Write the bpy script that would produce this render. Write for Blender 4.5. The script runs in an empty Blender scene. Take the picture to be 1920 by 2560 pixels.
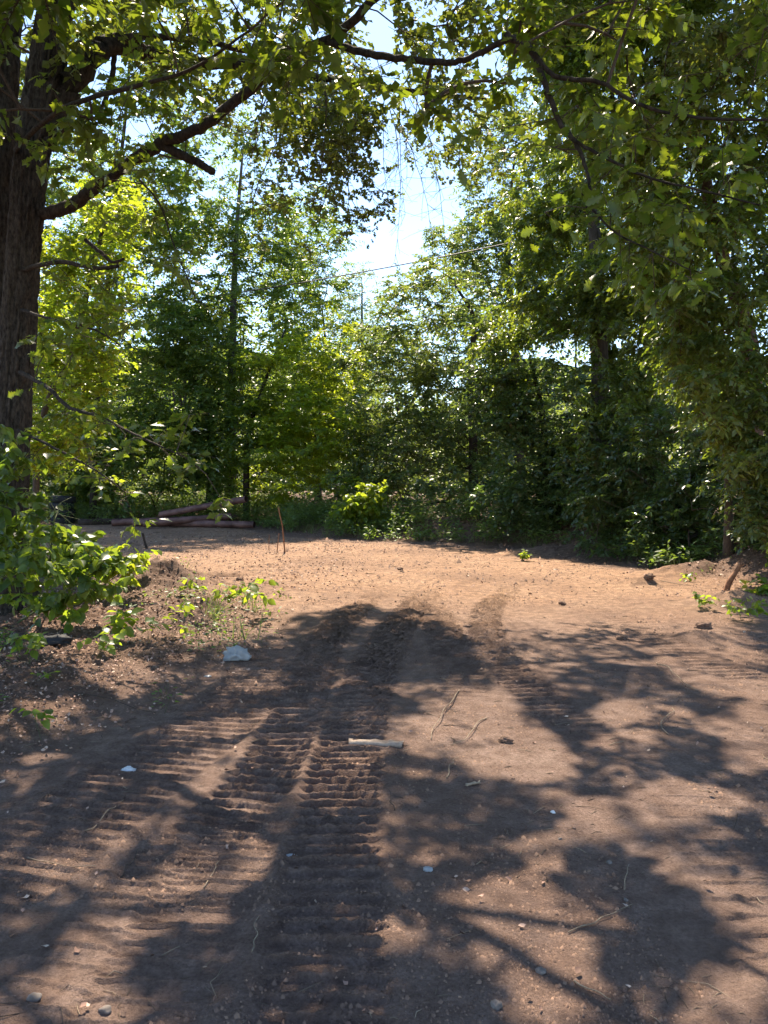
import bpy, math
import numpy as np
from mathutils import Matrix, Vector

S = bpy.context.scene
COL = S.collection
R = math.radians
rng = np.random.default_rng(7)

# ------------------------------------------------------------------ camera, sky, sun, exposure
CAM_H, FPX, PITCH = 1.6, 769.0, R(2.38)
SUN_AZ, SUN_EL = R(-9), R(53)            # azimuth measured from +Y, negative = towards the viewer's left
cam = bpy.data.cameras.new('camera')
cam.sensor_fit = 'VERTICAL'; cam.sensor_height = 24.0
cam.lens = 24.0 * FPX / 1024.0
cam.clip_start = 0.05; cam.clip_end = 600
camo = bpy.data.objects.new('camera', cam); COL.objects.link(camo)
camo.location = (0, 0, CAM_H); camo.rotation_euler = (R(90) - PITCH, 0, 0)
S.camera = camo

W = bpy.data.worlds.new('World'); S.world = W; W.use_nodes = True
nt = W.node_tree
sky = nt.nodes.new('ShaderNodeTexSky'); sky.sky_type = 'NISHITA'; sky.sun_disc = False
sky.sun_elevation = SUN_EL; sky.sun_rotation = SUN_AZ
sky.air_density = 1.0; sky.dust_density = 0.2; sky.ozone_density = 2.2
bg = nt.nodes['Background']; bg.inputs[1].default_value = 0.122
nt.links.new(sky.outputs[0], bg.inputs[0])

sun = bpy.data.lights.new('sun', 'SUN'); sun.energy = 5.0; sun.angle = R(0.5); sun.color = (1.0, 0.87, 0.69)
suno = bpy.data.objects.new('sun', sun); COL.objects.link(suno)
SD = np.array([math.sin(SUN_AZ) * math.cos(SUN_EL), math.cos(SUN_AZ) * math.cos(SUN_EL), math.sin(SUN_EL)])
suno.rotation_euler = Vector(SD).to_track_quat('Z', 'Y').to_euler()
suno.location = (-20, 30, 40)

S.view_settings.view_transform = 'Standard'; S.view_settings.look = 'None'
S.view_settings.exposure = 1.46; S.view_settings.gamma = 1.0
S.view_settings.use_curve_mapping = False
S.render.engine = 'CYCLES'
cy = S.cycles
cy.max_bounces = 8; cy.diffuse_bounces = 4; cy.glossy_bounces = 3; cy.transmission_bounces = 5; cy.transparent_max_bounces = 4
cy.caustics_reflective = False; cy.caustics_refractive = False
cy.sample_clamp_indirect = 6.0
cy.use_denoising = True
cy.use_adaptive_sampling = True; cy.adaptive_threshold = 0.02

# ------------------------------------------------------------------ projection helpers (picture 768 x 1024)
cp, sp = math.cos(PITCH), math.sin(PITCH)
def P(px, py, Y):
    """point at ground distance Y seen at that place of the picture"""
    a, b = (px - 384) / FPX, -(py - 512) / FPX
    dy, dz = cp + b * sp, -sp + b * cp
    t = Y / dy
    return np.array([a * t, Y, CAM_H + dz * t])
def G(px, py):
    a, b = (px - 384) / FPX, -(py - 512) / FPX
    dy, dz = cp + b * sp, -sp + b * cp
    t = -CAM_H / dz
    return np.array([a * t, dy * t])
def proj(p):
    p = np.asarray(p, float)
    y, z = p[..., 1], p[..., 2] - CAM_H
    d = np.maximum(y * cp - z * sp, 1e-3)
    u = y * sp + z * cp
    return 384 + FPX * p[..., 0] / d, 512 - FPX * u / d, d

# ------------------------------------------------------------------ numpy noise
_T2 = rng.random((256, 256)).astype(np.float32)
_T3 = rng.random((64, 64, 64)).astype(np.float32)
def n2(x, y):
    x = np.asarray(x, float); y = np.asarray(y, float)
    xi = np.floor(x).astype(int); yi = np.floor(y).astype(int)
    fx = x - xi; fy = y - yi; fx = fx * fx * (3 - 2 * fx); fy = fy * fy * (3 - 2 * fy)
    a = _T2[xi & 255, yi & 255]; b = _T2[(xi + 1) & 255, yi & 255]
    c = _T2[xi & 255, (yi + 1) & 255]; d = _T2[(xi + 1) & 255, (yi + 1) & 255]
    return (a * (1 - fx) + b * fx) * (1 - fy) + (c * (1 - fx) + d * fx) * fy
def fbm(x, y, o=4):
    s = 0; a = 0.5; n = 0
    for i in range(o):
        s = s + a * (n2(x * 2**i + 17.3 * i, y * 2**i + 9.1 * i) - 0.5); n += a; a *= 0.5
    return s / n
def n3(p):
    p = np.asarray(p, float); i = np.floor(p).astype(int); f = p - i; f = f * f * (3 - 2 * f)
    r = 0
    for dx in (0, 1):
        for dy in (0, 1):
            for dz in (0, 1):
                w = (f[..., 0] if dx else 1 - f[..., 0]) * (f[..., 1] if dy else 1 - f[..., 1]) * (f[..., 2] if dz else 1 - f[..., 2])
                r = r + w * _T3[(i[..., 0] + dx) & 63, (i[..., 1] + dy) & 63, (i[..., 2] + dz) & 63]
    return r
def sstep(a, b, x):
    t = np.clip((x - a) / (b - a), 0, 1); return t * t * (3 - 2 * t)
def unit(v):
    return v / np.maximum(np.linalg.norm(v, axis=-1, keepdims=True), 1e-9)

# ------------------------------------------------------------------ mesh + object helpers
def mesh(name, verts, faces, mat=None, attr=None, smooth=False):
    """faces: one (m,k) array or a list of them"""
    verts = np.asarray(verts, np.float32)
    fl = faces if isinstance(faces, list) else [faces]
    fl = [np.asarray(f, np.int32) for f in fl if len(f)]
    me = bpy.data.meshes.new(name)
    me.vertices.add(len(verts)); me.vertices.foreach_set('co', verts.ravel())
    tot = np.concatenate([np.full(len(f), f.shape[1], np.int32) for f in fl])
    idx = np.concatenate([f.ravel() for f in fl])
    me.loops.add(len(idx)); me.loops.foreach_set('vertex_index', idx)
    me.polygons.add(len(tot))
    st = np.concatenate([[0], np.cumsum(tot)[:-1]]).astype(np.int32)
    me.polygons.foreach_set('loop_start', st); me.polygons.foreach_set('loop_total', tot)
    if smooth: me.polygons.foreach_set('use_smooth', np.ones(len(tot), bool))
    if attr:
        for k, v in attr.items():
            a = me.attributes.new(k, 'FLOAT', 'POINT'); a.data.foreach_set('value', np.asarray(v, np.float32))
    if mat: me.materials.append(mat)
    me.update(calc_edges=True)
    return me
def obj(name, me, parent=None, label=None, category=None, group=None, kind=None, loc=None):
    o = bpy.data.objects.new(name, me); COL.objects.link(o)
    if parent: o.parent = parent
    if label: o['label'] = label
    if category: o['category'] = category
    if group: o['group'] = group
    if kind: o['kind'] = kind
    if loc is not None: o.location = [float(c) for c in loc]
    return o
def thing(name, label, category, loc, group=None):
    o = obj(name, None, None, label, category, group, None, loc)
    o.empty_display_size = 0.2
    return o

# ------------------------------------------------------------------ materials
def newmat(name):
    m = bpy.data.materials.new(name); m.use_nodes = True
    n = m.node_tree; n.nodes.clear()
    out = n.nodes.new('ShaderNodeOutputMaterial')
    return m, n, out
def N(n, t, **kw):
    x = n.nodes.new(t)
    for k, v in kw.items(): setattr(x, k, v)
    return x
def setin(x, **kw):
    for k, v in kw.items(): x.inputs[k.replace('_', ' ')].default_value = v
def c4(c): return (c[0], c[1], c[2], 1)

def leafmat(name, dark, light, trans, tfac=0.45, rough=0.42, obj_random=False, spec=0.5):
    m, n, out = newmat(name)
    L = n.links.new
    at = N(n, 'ShaderNodeAttribute', attribute_name='tint')
    fac = at.outputs['Fac']
    if obj_random:
        oi = N(n, 'ShaderNodeObjectInfo'); fac = oi.outputs['Random']
    mix = N(n, 'ShaderNodeMix', data_type='RGBA'); L(fac, mix.inputs['Factor'])
    mix.inputs['A'].default_value = c4(dark); mix.inputs['B'].default_value = c4(light)
    tm = N(n, 'ShaderNodeMix', data_type='RGBA'); L(fac, tm.inputs['Factor'])
    tm.inputs['A'].default_value = c4([trans[0] * 0.7, trans[1] * 0.86, trans[2]]); tm.inputs['B'].default_value = c4(trans)
    pr = N(n, 'ShaderNodeBsdfPrincipled'); L(mix.outputs['Result'], pr.inputs['Base Color'])
    pr.inputs['Roughness'].default_value = rough
    pr.inputs['Specular IOR Level'].default_value = spec
    tr = N(n, 'ShaderNodeBsdfTranslucent'); L(tm.outputs['Result'], tr.inputs['Color'])
    sh = N(n, 'ShaderNodeMixShader'); sh.inputs[0].default_value = tfac
    L(pr.outputs[0], sh.inputs[1]); L(tr.outputs[0], sh.inputs[2]); L(sh.outputs[0], out.inputs[0])
    return m

def barkmat(name, a, b, scale=(9, 9, 1.6), bump=0.6, rough=0.9):
    m, n, out = newmat(name); L = n.links.new
    tc = N(n, 'ShaderNodeTexCoord'); mp = N(n, 'ShaderNodeMapping'); L(tc.outputs['Object'], mp.inputs[0]); mp.inputs['Scale'].default_value = scale
    no = N(n, 'ShaderNodeTexNoise'); setin(no, Scale=2.0, Detail=8.0, Roughness=0.65); L(mp.outputs[0], no.inputs['Vector'])
    cr = N(n, 'ShaderNodeValToRGB'); L(no.outputs['Fac'], cr.inputs[0])
    cr.color_ramp.elements[0].position = 0.35; cr.color_ramp.elements[0].color = c4(a)
    cr.color_ramp.elements[1].position = 0.68; cr.color_ramp.elements[1].color = c4(b)
    bu = N(n, 'ShaderNodeBump'); setin(bu, Strength=bump, Distance=0.03); L(no.outputs['Fac'], bu.inputs['Height'])
    pr = N(n, 'ShaderNodeBsdfPrincipled'); L(cr.outputs[0], pr.inputs['Base Color']); pr.inputs['Roughness'].default_value = rough
    pr.inputs['Specular IOR Level'].default_value = 0.2
    L(bu.outputs[0], pr.inputs['Normal']); L(pr.outputs[0], out.inputs[0])
    return m

def plainmat(name, a, b, scale=20, rough=0.8, bump=0.3, spec=0.3, metal=0.0, dist=0.01):
    m, n, out = newmat(name); L = n.links.new
    tc = N(n, 'ShaderNodeTexCoord')
    no = N(n, 'ShaderNodeTexNoise'); setin(no, Scale=scale, Detail=6.0, Roughness=0.6); L(tc.outputs['Object'], no.inputs['Vector'])
    cr = N(n, 'ShaderNodeValToRGB'); L(no.outputs['Fac'], cr.inputs[0])
    cr.color_ramp.elements[0].position = 0.36; cr.color_ramp.elements[0].color = c4(a)
    cr.color_ramp.elements[1].position = 0.64; cr.color_ramp.elements[1].color = c4(b)
    bu = N(n, 'ShaderNodeBump'); setin(bu, Strength=bump, Distance=dist); L(no.outputs['Fac'], bu.inputs['Height'])
    pr = N(n, 'ShaderNodeBsdfPrincipled'); L(cr.outputs[0], pr.inputs['Base Color'])
    setin(pr, Roughness=rough, Metallic=metal); pr.inputs['Specular IOR Level'].default_value = spec
    L(bu.outputs[0], pr.inputs['Normal']); L(pr.outputs[0], out.inputs[0])
    return m

def tintmat(name, cols, rough=0.85, trans=None):
    """colour picked from a ramp by the tint attribute"""
    m, n, out = newmat(name); L = n.links.new
    at = N(n, 'ShaderNodeAttribute', attribute_name='tint')
    cr = N(n, 'ShaderNodeValToRGB'); L(at.outputs['Fac'], cr.inputs[0])
    el = cr.color_ramp.elements
    while len(el) < len(cols): el.new(0.5)
    for i, c in enumerate(cols):
        el[i].position = i / (len(cols) - 1); el[i].color = c4(c)
    pr = N(n, 'ShaderNodeBsdfPrincipled'); L(cr.outputs[0], pr.inputs['Base Color']); setin(pr, Roughness=rough)
    pr.inputs['Specular IOR Level'].default_value = 0.25
    L(pr.outputs[0], out.inputs[0])
    return m

M = {}
M['oak_leaf'] = leafmat('oak_leaf', (0.035, 0.065, 0.016), (0.075, 0.115, 0.02), (0.33, 0.39, 0.02), 0.42, 0.34)
M['oak_leaf_part'] = leafmat('oak_leaf_part', (0.035, 0.065, 0.016), (0.075, 0.115, 0.02), (0.33, 0.39, 0.02), 0.42, 0.34, True)
M['shrub_leaf_part'] = leafmat('shrub_leaf_part', (0.035, 0.075, 0.02), (0.07, 0.125, 0.03), (0.42, 0.52, 0.03), 0.45, 0.32, True)
M['weed_leaf_part'] = leafmat('weed_leaf_part', (0.06, 0.12, 0.022), (0.10, 0.16, 0.03), (0.52, 0.60, 0.03), 0.5, 0.4, True)
M['pin_oak_leaf'] = leafmat('pin_oak_leaf', (0.04, 0.06, 0.02), (0.075, 0.10, 0.025), (0.30, 0.32, 0.03), 0.40, 0.42)
M['elm_leaf'] = leafmat('elm_leaf', (0.055, 0.095, 0.035), (0.11, 0.15, 0.05), (0.36, 0.42, 0.025), 0.43, 0.30)
M['maple_leaf'] = leafmat('maple_leaf', (0.055, 0.10, 0.034), (0.105, 0.155, 0.045), (0.33, 0.42, 0.03), 0.45, 0.36)
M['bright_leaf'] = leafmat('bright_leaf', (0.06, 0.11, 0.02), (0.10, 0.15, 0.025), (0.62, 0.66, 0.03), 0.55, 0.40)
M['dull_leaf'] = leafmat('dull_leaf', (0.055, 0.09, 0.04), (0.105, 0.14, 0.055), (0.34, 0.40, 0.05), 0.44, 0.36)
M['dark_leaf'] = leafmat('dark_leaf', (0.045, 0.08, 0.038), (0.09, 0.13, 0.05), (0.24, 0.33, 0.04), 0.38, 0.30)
M['weed'] = leafmat('weed', (0.07, 0.125, 0.04), (0.15, 0.21, 0.07), (0.32, 0.42, 0.04), 0.42, 0.45)
M['bark_oak'] = barkmat('bark_oak', (0.02, 0.016, 0.014), (0.10, 0.08, 0.066), (16, 16, 7), 1.0)
M['bark_limb'] = barkmat('bark_limb', (0.016, 0.012, 0.010), (0.07, 0.054, 0.043), (14, 14, 8), 0.7)
M['bark_red'] = barkmat('bark_red', (0.06, 0.035, 0.025), (0.17, 0.10, 0.07), (10, 10, 4), 0.6)
M['bark_grey'] = barkmat('bark_grey', (0.04, 0.035, 0.03), (0.13, 0.115, 0.10), (8, 8, 2), 0.6)
M['bark_dark'] = barkmat('bark_dark', (0.02, 0.016, 0.013), (0.07, 0.055, 0.045), (8, 8, 2), 0.6)
M['twig'] = barkmat('twig_bark', (0.05, 0.037, 0.03), (0.12, 0.09, 0.07), (30, 30, 10), 0.3)
M['stem_green'] = plainmat('stem_green', (0.06, 0.09, 0.03), (0.11, 0.12, 0.05), 30)

# ------------------------------------------------------------------ where the sun reaches the ground (used when leafing out the crowns)
EDGE = np.array([(-400, 1330), (0, 1345), (250, 1400), (420, 1425), (560, 1395), (620, 1345), (700, 1322), (800, 1300), (870, 1310), (960, 1345), (1010, 1400),
                 (1060, 1450), (1110, 1475), (1160, 1490), (1240, 1445), (1400, 1440), (1480, 1455), (1560, 1480), (1659, 1530), (2100, 1600)], float)
SPOTS = [  # x, y, rx, ry, tilt in the 1659 px wide picture
    (545, 1480, 45, 18, 0), (470, 1560, 70, 30, -15), (735, 1482, 40, 20, 0), (500, 1620, 55, 45, -30), (1020, 1560, 80, 45, 20), (1080, 1620, 110, 50, 15),
    (1160, 1650, 60, 30, 20), (1340, 1545, 40, 22, 0), (720, 1690, 75, 50, 15), (400, 1690, 60, 24, 0), (500, 1725, 80, 28, 0), (1490, 1732, 75, 24, 8),
    (1400, 1772, 60, 34, 0), (1180, 1845, 52, 26, 0), (170, 1850, 75, 36, -20), (490, 1875, 80, 46, -35), (235, 2030, 120, 52, -40), (120, 2165, 130, 40, 0),
    (1060, 1980, 65, 45, 20), (1200, 2060, 66, 52, 10), (1190, 2150, 80, 60, 0), (1630, 2130, 50, 60, 20), (1500, 1880, 60, 26, 20), (1600, 1930, 70, 40, 35),
    (1625, 1610, 40, 55, 20), (100, 1590, 80, 36, -10), (40, 1640, 50, 26, 0), (640, 1600, 40, 20, -20), (60, 1965, 60, 32, -20), (900, 1500, 36, 16, 10),
    (250, 1480, 60, 24, 0), (150, 1430, 60, 26, 0)]
def to_big(x, y):
    px, py, d = proj(np.stack([x, y, np.zeros_like(x)], -1))
    return px * 1659 / 768, py * 1659 / 768
def lit(x, y, grow=1.0):
    """True where the ground of the clearing lies in sun"""
    u, v = to_big(x, y)
    e = np.interp(u, EDGE[:, 0], EDGE[:, 1]) + 18 * (fbm(u / 60, v / 60, 2)) * 2
    far = np.interp(u, [0, 300, 700, 850, 1000, 1300, 1500, 1700], [1240, 1195, 1165, 1165, 1190, 1215, 1235, 1260])
    r = (v < e) & (v > far) & (u > 180) & (u < 1690) & (y > 1)
    for cx, cy_, rx, ry, t in SPOTS:
        a = R(t); dx, dy = u - cx, v - cy_
        p, q = dx * math.cos(a) + dy * math.sin(a), -dx * math.sin(a) + dy * math.cos(a)
        r |= ((p / (rx * grow))**2 + (q / (ry * grow))**2 < 1) & (y > 1)
    return r
def shadow_xy(p):
    k = p[..., 2] / SD[2]
    return p[..., 0] - SD[0] * k, p[..., 1] - SD[1] * k
GAP = [  # open sky between the crowns
    [(394, 164), (418, 172), (450, 184), (438, 214), (425, 230), (420, 254), (394, 260), (352, 262), (330, 266), (352, 250), (388, 240), (403, 200)],
    [(95, 70), (108, 48), (122, 46), (118, 66), (100, 88)], [(17, 38), (24, 4), (40, 0), (33, 30), (22, 50)]]
def inpoly(x, y, poly):
    r = np.zeros(np.shape(x), bool); n = len(poly)
    for i in range(n):
        x1, y1 = poly[i]; x2, y2 = poly[(i + 1) % n]
        c = ((y1 > y) != (y2 > y)) & (x < (x2 - x1) * (y - y1) / ((y2 - y1) + 1e-9) + x1)
        r ^= c
    return r
def in_gap(p, only=None):
    px, py, d = proj(p)
    r = np.zeros(px.shape, bool)
    for g in GAP: r |= inpoly(px, py, g)
    return r

# low window between shrub and oak through which the tyre stack shows
PEEK = [(44, 486), (80, 486), (82, 526), (46, 526)]
def peek(p, r):
    px, py, d = proj(p); return ~(inpoly(px, py, PEEK) & (r.random(len(px)) < .97))

# ------------------------------------------------------------------ ground
def seg_dist(x, y, pts):
    """distance to a polyline, the arc length at the nearest point and the signed side"""
    best = np.full(x.shape, 1e9); arc = np.zeros(x.shape); side = np.zeros(x.shape); s0 = 0
    for (x1, y1), (x2, y2) in zip(pts[:-1], pts[1:]):
        dx, dy = x2 - x1, y2 - y1; L = math.hypot(dx, dy)
        t = np.clip(((x - x1) * dx + (y - y1) * dy) / L**2, 0, 1)
        ex, ey = x - x1 - t * dx, y - y1 - t * dy
        d = np.hypot(ex, ey); m = d < best
        best = np.where(m, d, best); arc = np.where(m, s0 + t * L, arc)
        side = np.where(m, np.sign(ex * dy - ey * dx), side)
        s0 += L
    return best, arc, side
def smooth_line(pts, k=6):
    pts = np.array(pts, float); out = []
    q = np.vstack([2 * pts[0] - pts[1], pts, 2 * pts[-1] - pts[-2]])
    for i in range(1, len(q) - 2):
        for j in range(k):
            t = j / k; a, b, c, d = q[i - 1], q[i], q[i + 1], q[i + 2]
            out.append(0.5 * (2 * b + (c - a) * t + (2 * a - 5 * b + 4 * c - d) * t * t + (3 * b - a - 3 * c + d) * t**3))
    out.append(q[-2]); return np.array(out)
RIGHT_EDGE = smooth_line([(3.6, 1.0), (4.4, 5.0), (5.3, 9.0), (5.7, 12), (5.6, 14.5), (4.9, 17), (3.9, 19), (2.2, 20.4), (-0.5, 21.2), (-2.2, 23.5), (-5, 27), (-12, 29)], 4)
LEFT_EDGE = smooth_line([(-1.9, 0.5), (-2.2, 4.2), (-1.75, 5.6), (-1.35, 7.2), (-1.6, 9), (-2.8, 11.2), (-4.6, 14), (-7, 17), (-13, 22)], 4)
TRACKS = [  # centre line, width, spacing, height, strength along the distance (y: strength)
    (smooth_line([(-0.24, 1.0), (-0.2, 2.3), (-0.2, 4.7), (0.05, 7.5), (0.49, 10.1), (1.0, 13), (2.0, 16.5)]), 0.40, 0.094, 0.034, [(1, 1.3), (3.2, 1.25), (3.8, 1.0), (4.6, 1.1), (6, 1.3), (10, 1.4), (11.2, .4), (16, .05)]),
    (smooth_line([(-1.25, 1.6), (-0.85, 3.2), (-0.62, 4.4), (-0.57, 7.3), (-0.3, 9.5), (.2, 12)]), 0.38, 0.10, 0.030, [(1.6, .35), (3.2, .6), (4.0, 1.2), (8.5, 1.6), (10, .7), (12, .1)]),
    (smooth_line([(-1.9, 1.9), (-1.6, 2.9), (-1.3, 4.2), (-1.02, 5.6), (-.92, 7.4)]), 0.62, 0.10, 0.024, [(1.9, .7), (3, .8), (4.5, 1), (6, 1.1), (7.4, .3)]),
    (smooth_line([(1.3, 4.5), (1.0, 6.8), (1.2, 9), (1.6, 10.5), (2.6, 13)]), 0.36, 0.105, 0.030, [(4.5, .1), (5.6, 1.1), (10, 1.7), (11, .7), (13, .1)]),
    (smooth_line([(0.45, 4.2), (0.62, 6.0), (.6, 9), (.7, 11)]), 0.40, 0.10, 0.026, [(4.2, 0), (5.4, .15), (6.4, 1.1), (8, 1.6), (11, .4)]),
    (smooth_line([(1.45, 1.6), (1.5, 3), (1.62, 4.2)]), 0.5, 0.115, 0.014, [(1.6, 1), (3, .9), (4.2, .2)]),
    (smooth_line([(1.75, 2.6), (2.0, 3.7), (2.5, 5.1), (2.9, 6.5)]), 0.34, 0.12, 0.008, [(2.6, .4), (3.7, 1), (6.5, .4)]),
    (smooth_line([(-.85, 1.4), (-.72, 2.4), (-.64, 3.6)]), 0.40, 0.10, 0.018, [(1.4, .9), (2.6, 1), (3.6, .6)]),
    (smooth_line([(.9, 10.5), (1.7, 12.6), (3.2, 14.6), (4.6, 15.6)]), 0.42, 0.17, 0.018, [(10.5, .3), (12, .8), (15, .4)]),
    (smooth_line([(-.4, 10.5), (.1, 12.6), (1.4, 15), (3.2, 16.6)]), 0.42, 0.17, 0.018, [(10.5, .3), (12, .8), (16, .4)]),
    (smooth_line([(2.9, 6.0), (2.7, 8.0), (3.0, 10.0), (3.8, 12.5)]), 0.42, 0.12, 0.016, [(6, .8), (8, 1), (12, .5)]),
]
HOLES = [(*G(222, 573), .45, .22, -.22), (*G(212, 586), .40, .16, -.12), (*G(262, 584), .3, .1, -.12), (*G(192, 552), .4, .2, -.1), (*G(250, 566), .25, .12, -.08)]
MOUNDS = [(*G(160, 592), .9, .65, .34), (*G(192, 586), .4, .45, .16), (*G(205, 618), .3, .25, .16), (*G(187, 634), .3, .25, .18), (*G(700, 640), .35, .3, .10),
          (*G(640, 585), .4, .25, .14), (*G(575, 552), 1.2, .6, .14), (*G(690, 575), .8, .5, .2), (*G(742, 605), .7, .4, .2), (*G(540, 550), .9, .5, .08)]
def height(x, y, fine=True):
    x = np.asarray(x, float); y = np.asarray(y, float)
    h = 0.10 * fbm(x / 5, y / 5, 3) + 0.05 * fbm(x / 1.3 + 40, y / 1.3, 3)
    h *= sstep(1.0, 7.0, y) * 0.7 + 0.3
    dl, _, sl = seg_dist(x, y, LEFT_EDGE); dr, _, sr = seg_dist(x, y, RIGHT_EDGE)
    wild_l = sstep(-0.25, 0.5, -dl * sl); wild_r = sstep(-0.3, 0.6, dr * sr)
    h += 0.10 * wild_l * (0.5 + n2(x * 1.1, y * 1.1))
    h += (0.42 * np.exp(-((dr * sr - 0.5) / 0.75)**2) * sstep(9, 13, y) * sstep(-2, 1, x)) * (0.35 + 0.9 * n2(x * .9 + 3, y * .9)) + 0.18 * wild_r * sstep(8, 12, y)
    h += 0.35 * sstep(22, 34, y)
    for hx, hy, rx, ry, a in HOLES + MOUNDS:
        q = ((x - hx) / rx)**2 + ((y - hy) / ry)**2 + 0.7 * (fbm(x * 3 + hx, y * 3, 3))
        h += a * np.exp(-np.maximum(q, 0) * 1.6) * (1 + 0.6 * fbm(x * 7, y * 7, 2))
    if fine:
        rough = np.clip(0.35 + 1.3 * wild_l + 1.2 * wild_r + 0.9 * fbm(x * .8 + 9, y * .8, 2), 0.12, 2)
        t_h = np.zeros_like(h); calm = np.zeros_like(h)
        for pts, w, spc, amp, st in TRACKS:
            bb = (x > pts[:, 0].min() - w) & (x < pts[:, 0].max() + w) & (y > pts[:, 1].min() - .3) & (y < pts[:, 1].max() + .3)
            if not bb.any(): continue
            xb, yb = x[bb], y[bb]
            d, s, sd = seg_dist(xb, yb, pts)
            d = d + 0.03 * fbm(xb * 5, yb * 5, 2)
            ins = sstep(w / 2 + .03, w / 2 - .03, d)
            k = np.interp(yb, [a for a, _ in st], [b for _, b in st]) * np.clip(0.72 + .6 * n2(xb * 1.1 + 5, yb * .5), 0, 1.2)
            lat = d * sd / w
            ph = s / spc + 0.5 * lat**2 + 0.35 * fbm(xb * 2 + 3, yb * 2, 2) + 0.09 * fbm(xb * 22, yb * 22, 2)
            f = np.abs((ph % 1) - 0.5) * 2
            rid = sstep(0.76, 0.88, f)
            brk = np.clip(0.62 + .9 * n2(xb * 5 + 31, np.floor(ph) * 7.7), 0, 1.25)
            jag = 1 + .9 * fbm(xb * 42, yb * 42, 2)
            t_h[bb] += ins * k * (.72 + .18 * sstep(4.5, 7, yb)) * (amp * rid * brk * jag - amp * 0.4)
            t_h[bb] += k * 0.008 * np.exp(-((d - w / 2 - .03) / .035)**2) * (0.4 + 1.2 * n2(xb * 14, yb * 14))
            calm[bb] = np.maximum(calm[bb], ins * k)
        xr, yr = .81 * x + .59 * y, -.59 * x + .81 * y; xq, yq = .37 * x - .93 * y, .93 * x + .37 * y
        g = np.abs(fbm(xr * 11, yr * 11, 3)) * 2
        cl = sstep(0.62, 0.85, n2(xq * 21 + 7, yq * 21)) * sstep(.40, .68, n2(xr * 2.3, yr * 2.3 + 8))
        cl2 = sstep(0.55, 0.8, n2(xr * 45 + 2, yr * 45 + 11)) * sstep(.35, .6, n2(xq * 3, yq * 3))
        det = (0.014 * fbm(xq * 5, yq * 5, 3) + 0.007 * g + 0.016 * cl) * (1 - .45 * sstep(9, 14, y)) + 0.005 * cl2 + 0.006 * fbm(xr * 60, yr * 60, 2) + 0.02 * fbm(xr * 1.9, yr * .8, 3)
        h += t_h + det * rough * (1 - 0.75 * np.clip(calm, 0, 1))
    return h
def hz(x, y): return float(height(np.array([x]), np.array([y]), False)[0])

ys = [1.2]
while ys[-1] < 75:
    Y = ys[-1]
    ys.append(Y + (0.03 if Y < 1.9 else 0.0065 if Y < 4.6 else 0.0065 + (Y - 4.6) * 0.0027 if Y < 9 else 0.0185 + (Y - 9) * 0.006 if Y < 14 else .0485 + (Y - 14) * .015 if Y < 24 else .5))
ys = np.array(ys)
cs = np.concatenate([np.linspace(-6, -0.95, 26)[:-1], np.linspace(-0.95, -0.62, 28)[:-1], np.linspace(-0.62, 0.62, 240), np.linspace(0.62, 0.95, 28)[1:], np.linspace(0.95, 6, 26)[1:]])
spread = np.where(ys < 1.6, 1.6, ys)
gx = cs[None, :] * (spread[:, None] * 0.86 + 0.25); gy = np.repeat(ys[:, None], len(cs), 1)
gz = height(gx.ravel(), gy.ravel()).reshape(gx.shape)
nr, nc = gx.shape
ii = (np.arange(nr - 1)[:, None] * nc + np.arange(nc - 1)[None, :]).ravel()
gf = np.stack([ii, ii + 1, ii + nc + 1, ii + nc], 1)
gv = np.stack([gx, gy, gz], -1).reshape(-1, 3)
# skirt sheets so that the ground also reaches behind the viewer and to the horizon
ext = [(-500, -60), (500, -60), (500, 0.6), (-500, 0.6)]
dl, _, sl = seg_dist(gv[:, 0], gv[:, 1], LEFT_EDGE); dr, _, sr = seg_dist(gv[:, 0], gv[:, 1], RIGHT_EDGE)
jit = 0.8 * fbm(gv[:, 0] * 1.2, gv[:, 1] * 1.2, 4)
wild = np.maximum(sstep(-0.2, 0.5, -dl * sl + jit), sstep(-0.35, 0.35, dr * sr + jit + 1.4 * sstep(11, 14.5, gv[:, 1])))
sand = sstep(6.0, 12.0, gv[:, 1] + 3 * jit) * (1 - wild)

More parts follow.
